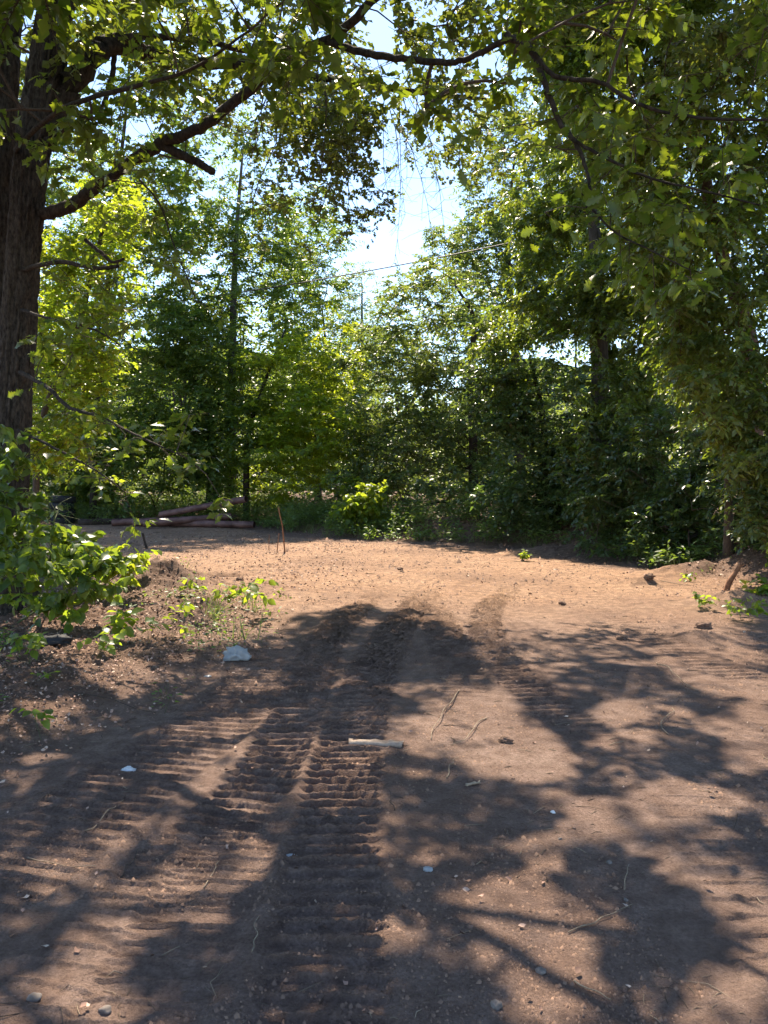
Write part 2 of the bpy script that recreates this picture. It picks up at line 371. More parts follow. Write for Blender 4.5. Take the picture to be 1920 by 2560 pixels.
def groundmat():
    m, n, out = newmat('dirt'); L = n.links.new
    tc = N(n, 'ShaderNodeTexCoord')
    wa = N(n, 'ShaderNodeAttribute', attribute_name='wild'); sa = N(n, 'ShaderNodeAttribute', attribute_name='sand')
    def noise(sc, det=6, ro=0.6):
        x = N(n, 'ShaderNodeTexNoise'); setin(x, Scale=sc, Detail=det, Roughness=ro); L(tc.outputs['Object'], x.inputs['Vector']); return x
    def mixc(f, a, b):
        x = N(n, 'ShaderNodeMix', data_type='RGBA')
        if hasattr(f, 'links'): L(f, x.inputs['Factor'])
        else: x.inputs['Factor'].default_value = f
        for s, v in (('A', a), ('B', b)):
            if isinstance(v, tuple): x.inputs[s].default_value = c4(v)
            else: L(v, x.inputs[s])
        return x.outputs['Result']
    def ramp(s, lo, hi):
        x = N(n, 'ShaderNodeMapRange'); L(s, x.inputs[0]); x.inputs[1].default_value = lo; x.inputs[2].default_value = hi; return x.outputs[0]
    n1, n2_, n3_, n4 = noise(1.3), noise(9), noise(70, 8, .7), noise(320, 3, .6)
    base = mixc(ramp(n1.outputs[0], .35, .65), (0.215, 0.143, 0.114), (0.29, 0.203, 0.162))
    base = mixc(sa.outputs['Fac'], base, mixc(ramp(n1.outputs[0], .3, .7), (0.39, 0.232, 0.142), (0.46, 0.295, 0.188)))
    hum = mixc(ramp(n2_.outputs[0], .35, .65), (0.125, 0.082, 0.062), (0.26, 0.172, 0.128))
    base = mixc(wa.outputs['Fac'], base, hum)
    base = mixc(ramp(n2_.outputs[0], .62, .40), base, mixc(0.6, base, (0.14, 0.088, 0.066)))
    grain = N(n, 'ShaderNodeMix', data_type='RGBA', blend_type='MULTIPLY'); grain.inputs['Factor'].default_value = 0.75
    L(base, grain.inputs['A']); g = N(n, 'ShaderNodeMapRange'); L(n3_.outputs[0], g.inputs[0]); g.inputs[1].default_value = .3; g.inputs[2].default_value = .7; g.inputs[3].default_value = .42; g.inputs[4].default_value = 1.35
    cg = N(n, 'ShaderNodeCombineColor'); [L(g.outputs[0], cg.inputs[i]) for i in range(3)]; L(cg.outputs[0], grain.inputs['B'])
    col = grain.outputs['Result']
    n0 = noise(.45, 4, .55)
    col = mixc(ramp(n0.outputs[0], .47, .64), col, mixc(0.55, col, (0.17, 0.105, 0.075)))
    vg = N(n, 'ShaderNodeTexVoronoi', feature='F1'); setin(vg, Scale=95.0, Randomness=1.0); L(tc.outputs['Object'], vg.inputs['Vector'])
    b0 = N(n, 'ShaderNodeBump', invert=True); setin(b0, Strength=0.55, Distance=0.008); L(vg.outputs['Distance'], b0.inputs['Height'])
    sp_ = N(n, 'ShaderNodeTexVoronoi'); setin(sp_, Scale=55.0); L(tc.outputs['Object'], sp_.inputs['Vector'])
    spk = mixc(ramp(sp_.outputs['Distance'], .12, .06), col, (0.42, 0.33, 0.25))
    lim = N(n, 'ShaderNodeMath', operation='GREATER_THAN'); L(n2_.outputs[0], lim.inputs[0]); lim.inputs[1].default_value = .58
    col = mixc(lim.outputs[0], col, spk)
    b1 = N(n, 'ShaderNodeBump'); setin(b1, Strength=1.0, Distance=0.018); L(n3_.outputs[0], b1.inputs['Height']); L(b0.outputs[0], b1.inputs['Normal'])
    b2 = N(n, 'ShaderNodeBump'); setin(b2, Strength=0.8, Distance=0.005); L(n4.outputs[0], b2.inputs['Height']); L(b1.outputs[0], b2.inputs['Normal'])
    pr = N(n, 'ShaderNodeBsdfPrincipled'); L(col, pr.inputs['Base Color']); setin(pr, Roughness=0.95); pr.inputs['Specular IOR Level'].default_value = 0.12
    L(b2.outputs[0], pr.inputs['Normal']); L(pr.outputs[0], out.inputs[0])
    return m
M['dirt'] = groundmat()
nb = len(gv)
far = ys[-1]; hfar = 0.3
ev = np.array([(-600, -80, 0), (600, -80, 0), (600, 1.22, -.03), (-600, 1.22, -.03), (-600, far - .3, hfar), (600, far - .3, hfar), (900, 900, 4), (-900, 900, 4),
               (gx[0, 0] + .05, 1.22, -.03), (gx[-1, 0] + .3, far - .3, hfar), (gx[0, -1] - .05, 1.22, -.03), (gx[-1, -1] - .3, far - .3, hfar)], float)
ef = np.array([(0, 1, 2, 3), (4, 5, 6, 7), (3, 8, 9, 4), (10, 2, 5, 11)]) + nb
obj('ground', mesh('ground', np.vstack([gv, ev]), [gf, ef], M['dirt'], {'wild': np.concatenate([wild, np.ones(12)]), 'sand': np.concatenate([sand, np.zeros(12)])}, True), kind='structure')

# ------------------------------------------------------------------ leaves
def strip_leaf(side, fold=0.25, curl=0.18):
    """leaf blade of length 1 from the outline of one half: quads between midrib and edge"""
    s = np.array(side, float); k = len(s)
    mid = np.stack([s[:, 0], np.zeros(k), -curl * s[:, 0]**2], 1)
    lf = np.stack([s[:, 0], s[:, 1], -curl * s[:, 0]**2 + fold * s[:, 1]], 1)
    rt = lf * [1, -1, 1]
    f = []
    for i in range(k - 1):
        f.append((i, i + 1, k + i + 1, k + i)); f.append((i + 1, i, 2 * k + i, 2 * k + i + 1))
    return np.vstack([mid, lf, rt]), np.array(f)
OAK = strip_leaf([(0, .012), (.14, .02), (.22, .15), (.29, .08), (.38, .25), (.45, .13), (.55, .34), (.64, .17), (.74, .29), (.82, .16), (.9, .15), (1, .01)])
OAK_MID = strip_leaf([(0, .01), (.22, .16), (.30, .09), (.40, .26), (.48, .14), (.60, .34), (.72, .18), (1, .01)])
OAK_LOW = strip_leaf([(0, .01), (.26, .20), (.36, .11), (.58, .33), (1, .01)])
PIN = strip_leaf([(0, .01), (.3, .32), (.42, .06), (.62, .36), (1, .01)], .2, .1)
OVATE = strip_leaf([(0, .008), (.1, .17), (.26, .31), (.45, .35), (.65, .28), (.84, .13), (1, .006)])
BROAD = strip_leaf([(0, .01), (-.06, .22), (.1, .44), (.3, .40), (.38, .48), (.58, .33), (.66, .36), (.8, .17), (1, .01)])
LANCE = strip_leaf([(0, .006), (.2, .15), (.45, .19), (.75, .11), (1, .004)], .2, .25)
RHOMB = (np.array([(0, 0, 0), (.42, .27, .06), (1, 0, -.08), (.42, -.27, .06)]), np.array([(0, 2, 1), (0, 3, 2)]))
WIDE = (np.array([(0, 0, 0), (.55, .36, .08), (1, 0, -.08), (.55, -.36, .08)]), np.array([(0, 2, 1), (0, 3, 2)]))
NARROW = (np.array([(0, 0, 0), (.42, .2, .05), (1, 0, -.12), (.42, -.2, .05)]), np.array([(0, 2, 1), (0, 3, 2)]))
def frames(ax, nm):
    x = unit(ax); z = unit(nm - (nm * x).sum(-1, keepdims=True) * x); y = np.cross(z, x)
    return x, y, z
def leaf_mesh(name, tpl, pos, ax, nm, size, tint, mat):
    tv, tf = tpl; x, y, z = frames(ax, nm); k = len(tv)
    v = pos[:, None, :] + size[:, None, None] * (tv[None, :, 0:1] * x[:, None] + tv[None, :, 1:2] * y[:, None] + tv[None, :, 2:3] * z[:, None])
    f = (np.arange(len(pos))[:, None, None] * k + tf[None]).reshape(-1, tf.shape[1])
    return mesh(name, v.reshape(-1, 3), f, mat, {'tint': np.repeat(tint, k)})
def leaf_objects(name, tpl_mesh, pos, ax, nm, size, parent, origin):
    x, y, z = frames(ax, nm)
    for i in range(len(pos)):
        o = bpy.data.objects.new(name, tpl_mesh); COL.objects.link(o); o.parent = parent
        s = float(size[i]); p = pos[i] - origin
        o.matrix_local = Matrix(((x[i, 0] * s, y[i, 0] * s, z[i, 0] * s, p[0]), (x[i, 1] * s, y[i, 1] * s, z[i, 1] * s, p[1]), (x[i, 2] * s, y[i, 2] * s, z[i, 2] * s, p[2]), (0, 0, 0, 1)))
def tpl_to_mesh(name, tpl, mat):
    return mesh(name, tpl[0], tpl[1], mat, {'tint': np.full(len(tpl[0]), .5)})

def sprays(c, out, n_twig, L, n_leaf, size, g, droop=0.25, flat=0.45, outw=0.5, hang=0.25, up=1.0, njit=0.55):
    """twigs round cluster centres c with leaves along both sides; returns leaf arrays and twig start/end"""
    T = len(c) * n_twig
    cc = np.repeat(c, n_twig, 0); oo = np.repeat(out, n_twig, 0)
    d = unit(g.normal(size=(T, 3)) * [1, 1, flat] + outw * oo)
    ln = L * g.uniform(.55, 1.2, T)
    t = (np.arange(n_leaf)[None, :] + g.uniform(0, 1, (T, n_leaf))) / n_leaf * .92 + .08
    p = cc[:, None] + d[:, None] * (ln[:, None] * t)[..., None]
    p[..., 2] -= droop * L * t**2
    sd = unit(np.cross(d, [0, 0, 1.0]) + 1e-6)
    sg = np.where(np.arange(n_leaf) % 2, 1.0, -1.0)[None, :, None]
    ax = d[:, None] * .55 + sd[:, None] * sg * .8 + g.normal(size=(T, n_leaf, 3)) * .35
    ax[..., 2] -= hang
    nm = np.array([0, 0, up]) + g.normal(size=(T, n_leaf, 3)) * njit
    n = T * n_leaf
    end = cc + d * ln[:, None]; end[:, 2] -= droop * L
    return p.reshape(n, 3), ax.reshape(n, 3), nm.reshape(n, 3), size * g.uniform(.65, 1.2, n), cc, end

# ------------------------------------------------------------------ tubes
class Tubes:
    def __init__(s): s.v = []; s.f = []; s.t = []; s.n = 0
    def add(s, pts, rad, sides=6, cap=True, bumpy=0.0):
        pts = np.asarray(pts, float); rad = np.asarray(rad, float) * np.ones(len(pts)); n = len(pts)
        t = unit(np.gradient(pts, axis=0))
        ref = np.array([0.31, 0.17, 0.93]) if abs(unit(pts[-1] - pts[0])[2]) < .8 else np.array([0.93, 0.31, .17])
        u = unit(np.cross(t, ref)); w = np.cross(t, u)
        a = np.arange(sides) * 2 * math.pi / sides
        rr = rad[:, None] * np.ones((n, sides))
        if bumpy:
            q = np.stack(np.broadcast_arrays(np.cos(a)[None] * 1.5 + pts[:, :1], np.sin(a)[None] * 1.5 + pts[:, 1:2], pts[:, 2:] * 3), -1)
            rr = rr * (1 + bumpy * (n3(q * 2.2) - .5) * 2)
        v = pts[:, None] + rr[..., None] * (np.cos(a)[None, :, None] * u[:, None] + np.sin(a)[None, :, None] * w[:, None])
        s.v.append(v.reshape(-1, 3))
        r = np.arange(n - 1)[:, None] * sides; k = np.arange(sides)[None]
        i = (r + k).ravel(); j = (r + (k + 1) % sides).ravel()
        s.f.append(np.stack([i, j, j + sides, i + sides], 1) + s.n)
        m = n * sides
        if cap:
            s.v.append(pts[[0, -1]]); k = np.arange(sides)
            s.t.append(np.stack([(k + 1) % sides, k, np.full(sides, m)], 1) + s.n)
            s.t.append(np.stack([m - sides + k, m - sides + (k + 1) % sides, np.full(sides, m + 1)], 1) + s.n)
            m += 2
        s.n += m
    def batch(s, a, b, r0, r1):
        """many straight three-sided twigs"""
        d = unit(b - a); u = unit(np.cross(d, [0.3, 0.2, 0.93])); w = np.cross(d, u); n = len(a)
        v = []
        for e, r in ((a, r0), (b, r1)):
            for k in range(3):
                an = k * 2.0944; v.append(e + r * (math.cos(an) * u + math.sin(an) * w))
        v = np.stack(v, 1); s.v.append(v.reshape(-1, 3))
        f = np.array([(0, 1, 4, 3), (1, 2, 5, 4), (2, 0, 3, 5)])
        s.f.append((np.arange(n)[:, None, None] * 6 + f[None]).reshape(-1, 4) + s.n); s.n += n * 6
    def mesh(s, name, mat, smooth=True, origin=(0, 0, 0)):
        return mesh(name, np.concatenate(s.v) - np.asarray(origin), [np.concatenate(s.f)] + ([np.concatenate(s.t)] if s.t else []), mat, None, smooth)

def bez(a, b, c, n):
    t = np.linspace(0, 1, n)[:, None]
    return (1 - t)**2 * a + 2 * t * (1 - t) * b + t * t * c
class Skeleton:
    """nodes with parents; clusters get joined to the nearest suitable node"""
    def __init__(s): s.p = []; s.par = []; s.chains = []
    def chain(s, pts, parent=-1):
        ids = [parent] if parent >= 0 else []
        for q in pts:
            s.p.append(np.array(q, float)); s.par.append(ids[-1] if ids else -1); ids.append(len(s.p) - 1)
        s.chains.append(ids); return ids
    def nearest(s, q, up=0.6):
        a = np.array(s.p); d = np.linalg.norm(a - q, axis=1) + up * np.maximum(0, a[:, 2] - q[2] + .2)
        return int(np.argmin(d))
    def join(s, q, g, wob=0.12, sag=0.0):
        j = s.nearest(q); a = s.p[j]; L = np.linalg.norm(q - a)
        if L < 0.05: return
        mid = (a + q) / 2 + g.normal(size=3) * wob * L + np.array([0, 0, (0.12 + sag) * L])
        n = max(3, min(9, int(L / .35) + 2))
        s.chain(bez(a, mid, q, n)[1:], j)
    def radii(s, tip=0.006, e=2.2, scale=1.0):
        n = len(s.p); acc = np.zeros(n); kids = np.zeros(n, int)
        for i in range(n):
            if s.par[i] >= 0: kids[s.par[i]] += 1
        for i in range(n - 1, -1, -1):
            if kids[i] == 0: acc[i] = tip**e
            if s.par[i] >= 0: acc[s.par[i]] += acc[i]
        return acc**(1 / e) * scale

def lobes(g, n, lst, shell=0.55, warp=0.35):
    """points in a union of ellipsoids, more of them towards the outside"""
    v = np.array([l[3] * l[4] * l[5] for l in lst]); w = v / v.sum(); out = []
    k = g.choice(len(lst), size=n, p=w)
    d = unit(g.normal(size=(n, 3))); r = g.uniform(0, 1, n)**(1 / 3 * shell)
    L = np.array(lst, float)
    p = L[k, :3] + d * r[:, None] * L[k, 3:6]
    return p + warp * g.normal(size=(n, 3))

def make_tree(name, label, base, trunk_pts, r_base, lob, n_cl, n_twig, tw_len, n_leaf, size, leaf, bark, seed, tpl=RHOMB, group=None, r_top=0.03,
              cull=1.0, gap=True, gate=0.35, droop=.25, flat=.45, hang=.25, twig_r=.004, sides=9, zmin=0.35, njit=.55, extra=None, warp=.3):
    g = np.random.default_rng(seed)
    base = np.array(base, float); t = thing(name, label, 'tree', base, group)
    tp = smooth_line([tuple(q) for q in trunk_pts], 5)
    sk = Skeleton(); sk.chain(tp)
    n_cl = int(n_cl * 1.06); size = size * 1.35
    c = lobes(g, n_cl, lob, warp=warp)
    c = c[c[:, 2] > zmin]
    c = c[n3(c * 0.42 + seed) + .25 * n3(c * 1.1) > gate]
    if gap: c = c[~in_gap(c)]
    sx, sy = shadow_xy(c)
    c = c[~(lit(sx, sy) & (g.random(len(c)) < cull))]
    ax = np.interp(c[:, 2], tp[:, 2], tp[:, 0]); ay = np.interp(c[:, 2], tp[:, 2], tp[:, 1])
    out = unit(c - np.stack([ax, ay, c[:, 2] - .3], 1))
    order = np.argsort(np.hypot(c[:, 0] - ax, c[:, 1] - ay))
    for i in order: sk.join(c[i] - out[i] * tw_len * .2, g)
    rad = sk.radii(.006)
    P_ = np.array(sk.p); nt_ = len(tp)
    s_ = np.linspace(0, 1, nt_); rt = r_base * (1 - s_)**.8 + r_top; rt[:3] *= np.array([1.35, 1.15, 1.05])[:min(3, nt_)]
    k = min(1.0, r_base * .75 / max(rad[1:].max(), 1e-6)); rad = rad * k; rad = np.maximum(rad, .005); rad[:nt_] = rt
    tb = Tubes(); tb.add(tp, rt, sides, True, .12)
    obj('trunk', tb.mesh('trunk', bark, True, base), t)
    lb = Tubes(); lb.add(tp, rt * .6, 4, False)
    for ch in sk.chains[1:]:
        r = rad[ch].copy(); r[0] = min(r[0], r[1] * 1.2)
        lb.add(P_[ch], r, 5 if r.max() > .04 else 3, False)
    lp, la, ln, ls, a, b = sprays(c, out, n_twig, tw_len, n_leaf, size, g, droop, flat, .5, hang, 1, njit)
    if twig_r and base[1] < 26: lb.batch(a, b, twig_r, twig_r * .4)
    if lb.v: obj('limbs', lb.mesh('limbs', bark, True, base), t)
    keep = lp[:, 2] > .08
    if gap: keep &= ~in_gap(lp)
    if base[1] < 20: keep &= peek(lp, g)
    lp, la, ln, ls = lp[keep], la[keep], ln[keep], ls[keep]
    tint = np.clip(.5 + 1.1 * (n3(lp * .8 + seed) - .5) + g.normal(size=len(lp)) * .25, 0, 1)
    obj('crown', leaf_mesh('crown', tpl, lp - base, la, ln, ls, tint, leaf), t)
    return t, len(lp)

# ------------------------------------------------------------------ the old oak on the left
OB = np.array([*G(4, 616), 0.0]); OB[2] = hz(OB[0], OB[1])
oak = thing('oak_tree', 'old oak at the left edge with furrowed bark and limbs arching over the clearing', 'tree', OB)
def trunk_mesh(pts, rad, rows, sides, seed, amp, origin, flare=True):
    """furrowed bark: deep vertical ridges raised from the trunk surface"""
    c = smooth_line(pts, 8); t = np.linspace(0, 1, rows); s = np.linspace(0, 1, len(c))
    c = np.stack([np.interp(t, s, c[:, i]) for i in range(3)], 1); rr = np.interp(t, np.linspace(0, 1, len(rad)), rad)
    a = np.arange(sides) * 2 * math.pi / sides
    ca, sa = np.cos(a), np.sin(a); L = np.concatenate([[0], np.cumsum(np.linalg.norm(np.diff(c, axis=0), axis=1))])
    q = np.stack(np.broadcast_arrays(ca[None] * 3.6 + seed, sa[None] * 3.6, L[:, None] * 1.7), -1)
    w = (n3(q * .7 + 3) - .5) * 1.6 + (n3(q * 2.3 + 8) - .5) * .5
    crack = np.clip(np.abs(n3(q + w[..., None] * [1, 1, .4]) - .5) * 7, 0, 1); crack2 = np.clip(np.abs(n3(q * [1.9, 1.9, 2.4] + 11 + w[..., None] * .5) - .5) * 6, 0, 1)
    d = amp * (.75 * crack * (.6 + .4 * crack2) + .3 * n3(q * [2.5, 2.5, 4] + 5) + .12 * n3(q * [7, 7, 14]))
    lobe = .07 * np.sin(3 * a + 1.0)[None] * rr[:, None]
    if flare: lobe = lobe + (np.exp(-L / .35) * .16)[:, None] * (1 + .6 * np.sin(5 * a + .6))[None]
    r = rr[:, None] + d + lobe
    v = c[:, None] + r[..., None] * np.stack([ca, sa, np.zeros_like(ca)], -1)[None]
    i = (np.arange(rows - 1)[:, None] * sides + np.arange(sides)[None]).ravel(); j = (np.arange(rows - 1)[:, None] * sides + (np.arange(sides)[None] + 1) % sides).ravel()
    return mesh('trunk', v.reshape(-1, 3) - origin, np.stack([i, j, j + sides, i + sides], 1), M['bark_oak'], None, True)
main = [P(4, 622, 9.05), P(6, 560, 9.05), P(10, 470, 9.05), P(17, 350, 9.05), P(25, 224, 9.0), P(36, 131, 9.0), P(57, 0, 9.0), P(70, -120, 9.0), P(76, -300, 9.0)]
obj('trunk', trunk_mesh(main, [.27, .175, .145, .135, .13, .15, .135, .12, .05], 340, 112, 0, .062, OB), oak)
leader = [P(8, 420, 9.2), P(0, 300, 9.3), P(-4, 200, 9.3), P(1, 90, 9.3), P(6, 0, 9.3), P(14, -150, 9.3), P(20, -320, 9.4)]
obj('trunk_fork', trunk_mesh(leader, [.12, .15, .15, .15, .14, .11, .04], 220, 72, 5, .04, OB, False), oak)

sk = Skeleton()
def sline(*p): return smooth_line([P(*q) for q in p], 6)
LIMBS = [  # explicit limbs: points (px, py, distance), start radius, end radius, name
    (sline((40, 215, 9.0), (70, 206, 8.8), (100, 185, 8.6), (135, 160, 8.4), (165, 143, 8.2), (200, 128, 7.9), (245, 95, 7.5), (290, 56, 7.1), (330, 38, 6.8), (372, 2, 6.5), (420, -60, 6.2), (470, -150, 6.0)), .075, .028),
    (sline((160, 145, 8.22), (182, 155, 8.2), (200, 164, 8.15), (213, 172, 8.1)), .05, .038),
    (sline((325, 40, 6.83), (360, 52, 6.6), (395, 58, 6.4), (440, 63, 6.2), (470, 58, 6.0), (510, 38, 5.8), (528, 46, 5.7), (555, 76, 5.5), (600, 82, 5.3), (640, 105, 5.1), (700, 118, 4.9), (770, 120, 4.7)), .032, .007),
    (sline((505, 35, 5.8), (530, 50, 5.7), (548, 92, 5.5), (560, 122, 5.4), (575, 142, 5.3), (586, 168, 5.2), (590, 192, 5.1), (586, 208, 5.05)), .026, .007),
    (sline((572, 140, 5.3), (610, 160, 5.15), (650, 178, 5.0), (700, 190, 4.85), (760, 205, 4.7)), .013, .005),
    (sline((588, 205, 5.05), (615, 232, 4.95), (650, 250, 4.85), (690, 270, 4.75)), .008, .004),
    (sline((42, 140, 9.0), (66, 98, 9.05), (85, 66, 9.1), (104, 48, 9.2), (130, 46, 9.4), (168, 57, 9.8), (215, 63, 10.3), (262, 66, 10.8), (320, 78, 11.4), (384, 88, 12.0), (450, 96, 12.4), (510, 102, 12.8)), .15, .02),
    (sline((100, 50, 9.2), (140, 36, 9.3), (200, 40, 9.6), (260, 52, 10.0), (330, 40, 10.4)), .06, .02),
    (sline((57, 0, 9.0), (90, -40, 8.4), (160, -80, 7.6), (260, -120, 6.8), (380, -160, 6.2)), .06, .02),
    (sline((64, -60, 9.0), (130, -130, 9.4), (240, -160, 10.0), (380, -140, 10.8), (500, -120, 11.5)), .07, .02),
    (sline((10, -80, 9.3), (-60, -150, 8.6), (-160, -200, 8.0), (-260, -230, 7.4)), .09, .03),
    (sline((115, 52, 9.3), (112, 75, 9.3), (105, 100, 9.25), (100, 112, 9.2)), .035, .022),
    (sline((20, 270, 8.9), (60, 262, 8.4), (95, 268, 8.1), (118, 266, 8.0)), .028, .02),
    (sline((85, 240, 8.7), (100, 252, 8.6), (112, 262, 8.55), (124, 259, 8.5)), .022, .014),
    (sline((20, 372, 8.8), (48, 388, 8.2), (70, 408, 7.9), (98, 416, 7.6), (130, 432, 7.3), (160, 446, 7.0), (186, 458, 6.8)), .026, .005),
    (sline((22, 310, 8.8), (60, 322, 8.2), (95, 330, 7.8), (120, 345, 7.5)), .02, .005),
    (sline((18, 430, 8.8), (55, 448, 8.1), (95, 470, 7.6), (125, 492, 7.3)), .018, .005),
    (sline((15, 150, 8.8), (60, 110, 7.6), (120, 90, 6.8), (190, 70, 6.2), (250, 30, 5.8)), .03, .008),
    (sline((140, 180, 8.3), (160, 205, 8.1), (172, 240, 8.0), (186, 275, 7.9), (196, 300, 7.9)), .012, .005),
]
for k, (pts, r0, r1) in enumerate(LIMBS):
    tb = Tubes(); n = len(pts); r = np.linspace(r0, r1, n)
    pts = pts + np.random.default_rng(k).normal(size=pts.shape) * (r[:, None] * .16)
    tb.add(pts, r, 14 if r0 > .08 else 8 if r0 > .02 else 5, True, .16 if r0 > .03 else .05)
    obj('limb', tb.mesh('limb', M['bark_limb'], True, OB), oak)
    sk.chain(pts)
g = np.random.default_rng(21)
# leaf clusters high in the crown: they shade the near ground and leave the sun flecks open
shade_c = []
for X in np.arange(-7.5, 6.5, .39):
    for Y in np.arange(-1.5, 10.2, .39):
        x, y = X + g.uniform(-.2, .2), Y + g.uniform(-.2, .2)
        if y > 1 and lit(np.array([x]), np.array([y]), 1.35)[0]: continue
        u, v = to_big(np.array([x]), np.array([max(y, .9)]))
        if y > 3 and v[0] < np.interp(u[0], EDGE[:, 0], EDGE[:, 1]): continue
        if x < -1.6 and y > 5.5 and g.random() < .5: continue
        for _ in range(10):
            h = g.uniform(4.6, 9.5) if y < 5 else g.uniform(6.5, 12); q = np.array([x, y, 0]) + SD * (h / SD[2])
            px, py, d = proj(q)
            vis = -20 < px < 790 and py > -20
            if vis and (py > (150 if px < 300 else 185) or in_gap(q[None])[0]): continue
            if q[1] < 1.5: continue
            shade_c.append(q); break
shade_c = np.array(shade_c)
ref = np.array([-4.0, 9.0])
for i in np.argsort(np.hypot(shade_c[:, 0] - ref[0], shade_c[:, 1] - ref[1])): sk.join(shade_c[i], g)
# drooping shoots that hang from the long rear limb
droops = []
rear = LIMBS[6][0]
for k in range(24):
    a = rear[int(len(rear) * g.uniform(.58, .97))] + g.normal(size=3) * [.1, .3, .1]
    px0, _, _ = proj(a)
    L = g.uniform(1.2, 2.6) if px0 < 395 else g.uniform(.5, 1.2)
    b = a + np.array([g.uniform(-.5, .9), g.uniform(-.6, .6), -L * .3]); c = a + np.array([g.uniform(-.6, .9), g.uniform(-.8, .8), -L])
    pts = bez(a, b, c, 9) + g.normal(size=(9, 3)) * .03
    if in_gap(pts).any(): continue
    sk.chain(pts[1:], sk.nearest(a)); droops.append(pts)
drp = []
for pts in droops:
    for j in range(2, 9):
        drp.append(pts[j] + g.normal(size=3) * [.25, .3, .18])
drp = np.array(drp)
# clusters along the near limbs
def along(limb, n, off, lo=0.1):
    pts = LIMBS[limb][0]; t = g.uniform(lo, 1, n) * (len(pts) - 1); i = t.astype(int); f = (t - i)[:, None]; j = np.minimum(i + 1, len(pts) - 1)
    return pts[i] * (1 - f) + pts[j] * f + g.normal(size=(n, 3)) * off
near_c = np.vstack([along(0, 40, .42, .12), along(2, 12, .24, .1), along(3, 6, .12, .3), along(4, 8, .12, .2), along(5, 6, .09, .2), along(17, 18, .4, .1), along(14, 17, .16, .2), along(15, 11, .22, .2),
                    along(16, 12, .2, .2), along(12, 8, .2, .2), along(8, 12, .4, .2), along(18, 8, .15, .3)])
mid_c = np.vstack([along(6, 60, .55, .35), along(7, 26, .45, .2), drp, along(9, 30, .5, .2)])
near_c = near_c[~in_gap(near_c)]; mid_c = mid_c[~in_gap(mid_c)]
def drop_lit(c, p=.9):
    sx, sy = shadow_xy(c); return c[~(lit(sx, sy) & (g.random(len(c)) < p))]
mid_c = drop_lit(mid_c, .25); near_c = drop_lit(near_c, .5)
for c in near_c: sk.join(c, g)
for c in mid_c: sk.join(c, g)
dead = Tubes(); gd = np.random.default_rng(12)
for k in range(7):
    a = P(gd.uniform(372, 412), 90, 12.0) + gd.normal(size=3) * [.05, .3, .1]; L = gd.uniform(1.2, 2.7)
    c = a + np.array([gd.uniform(-.1, .75), gd.uniform(-.3, .3), -L]); b = (a + c) / 2 + np.array([gd.uniform(-.25, .35), 0, .25])
    pts = bez(a, b, c, 12) + np.cumsum(gd.normal(size=(12, 3)) * .012, 0); dead.add(pts, np.linspace(.009, .0022, 12), 4, False)
    for j in range(3, 12):
        for _ in range(2):
            q = pts[j] + np.array([gd.normal() * .22, gd.normal() * .2, -gd.uniform(.05, .35)]); m2 = (pts[j] + q) / 2 + gd.normal(size=3) * .04
            dead.add(bez(pts[j], m2, q, 5), np.linspace(.004, .0015, 5), 3, False)
            if gd.random() < .6: dead.add(bez(m2, m2 + gd.normal(size=3) * .05, m2 + np.array([gd.normal() * .12, 0, -gd.uniform(0, .15)]), 4), np.linspace(.0025, .0012, 4), 3, False)
obj('dead_twigs', dead.mesh('dead_twigs', M['twig'], True, OB), oak, label='bare dead twigs hanging against the gap of sky', kind='stuff')
rad = np.clip(sk.radii(.0035, 2.3), .003, .03)
PP = np.array(sk.p); tb = Tubes()
nl = len(LIMBS)
for ch in sk.chains[nl:]:
    r = rad[ch].copy(); r[0] = min(r[0], r[1] * 1.1)
    tb.add(PP[ch], r, 4, False)
zero = lambda c: np.tile([0., 0, -.15], (len(c), 1))
n1_ = sprays(near_c, zero(near_c), 3, .34, 6, .122, g, .15, .6, .2, .35, 1, .7)
n2_a = sprays(mid_c, zero(mid_c), 4, .42, 9, .100, g, .3, .6, .3, .3, 1, .6)
spx, spy, sdd = proj(shade_c); s_in = (spx > -60) & (spx < 830) & (spy > -70) & (sdd > 8)
far_c = shade_c[s_in]; over_c = shade_c[~s_in]
n3_a = sprays(over_c, zero(over_c), 7, .46, 10, .145, g, .15, .45, .2, .25, 1, .5)
n4_a = sprays(far_c, zero(far_c), 9, .48, 13, .108, g, .25, .5, .2, .3, 1, .55)
for q in (n1_, n2_a, n3_a, n4_a):
    k = ~(in_gap(q[4]) | in_gap(q[5])); sx, sy = shadow_xy(q[5]); k &= ~lit(sx, sy)
    tb.batch(q[4][k], q[5][k], .0035, .002)
obj('branches', tb.mesh('branches', M['twig'], True, OB), oak)
def clean(q, p):
    k = ~in_gap(q[0]) & peek(q[0], g); sx, sy = shadow_xy(q[0] + unit(q[1]) * q[3][:, None] * .5); k &= ~(lit(sx, sy, 1.5) & (g.random(len(sx)) < p)); return [a[k] for a in q[:4]]
nearL, midL, shadeL, farL = clean(n1_, .85), clean(n2_a, .35), clean(n3_a, 1.0), clean(n4_a, 1.0)
px, py, d = proj(nearL[0]); vis = (px > -5) & (px < 773) & (py > -5) & (py < 1000) & (d > 1)
big = np.argsort(-np.where(vis, nearL[3] / d, 0))[:300]; m_ = np.zeros(len(px), bool); m_[big] = True
om = tpl_to_mesh('oak_leaf', OAK, M['oak_leaf_part'])
leaf_objects('leaf', om, *[a[m_] for a in nearL], oak, OB)
px, py, d = proj(shadeL[0]); inv = (px > -40) & (px < 810) & (py > -40)
rest = [shadeL[i][inv] for i in range(4)]
obj('sprays', leaf_mesh('sprays', OAK_MID, nearL[0][~m_] - OB, nearL[1][~m_], nearL[2][~m_], nearL[3][~m_], np.clip(g.normal(.5, .3, (~m_).sum()), 0, 1), M['oak_leaf']), oak, kind='stuff')
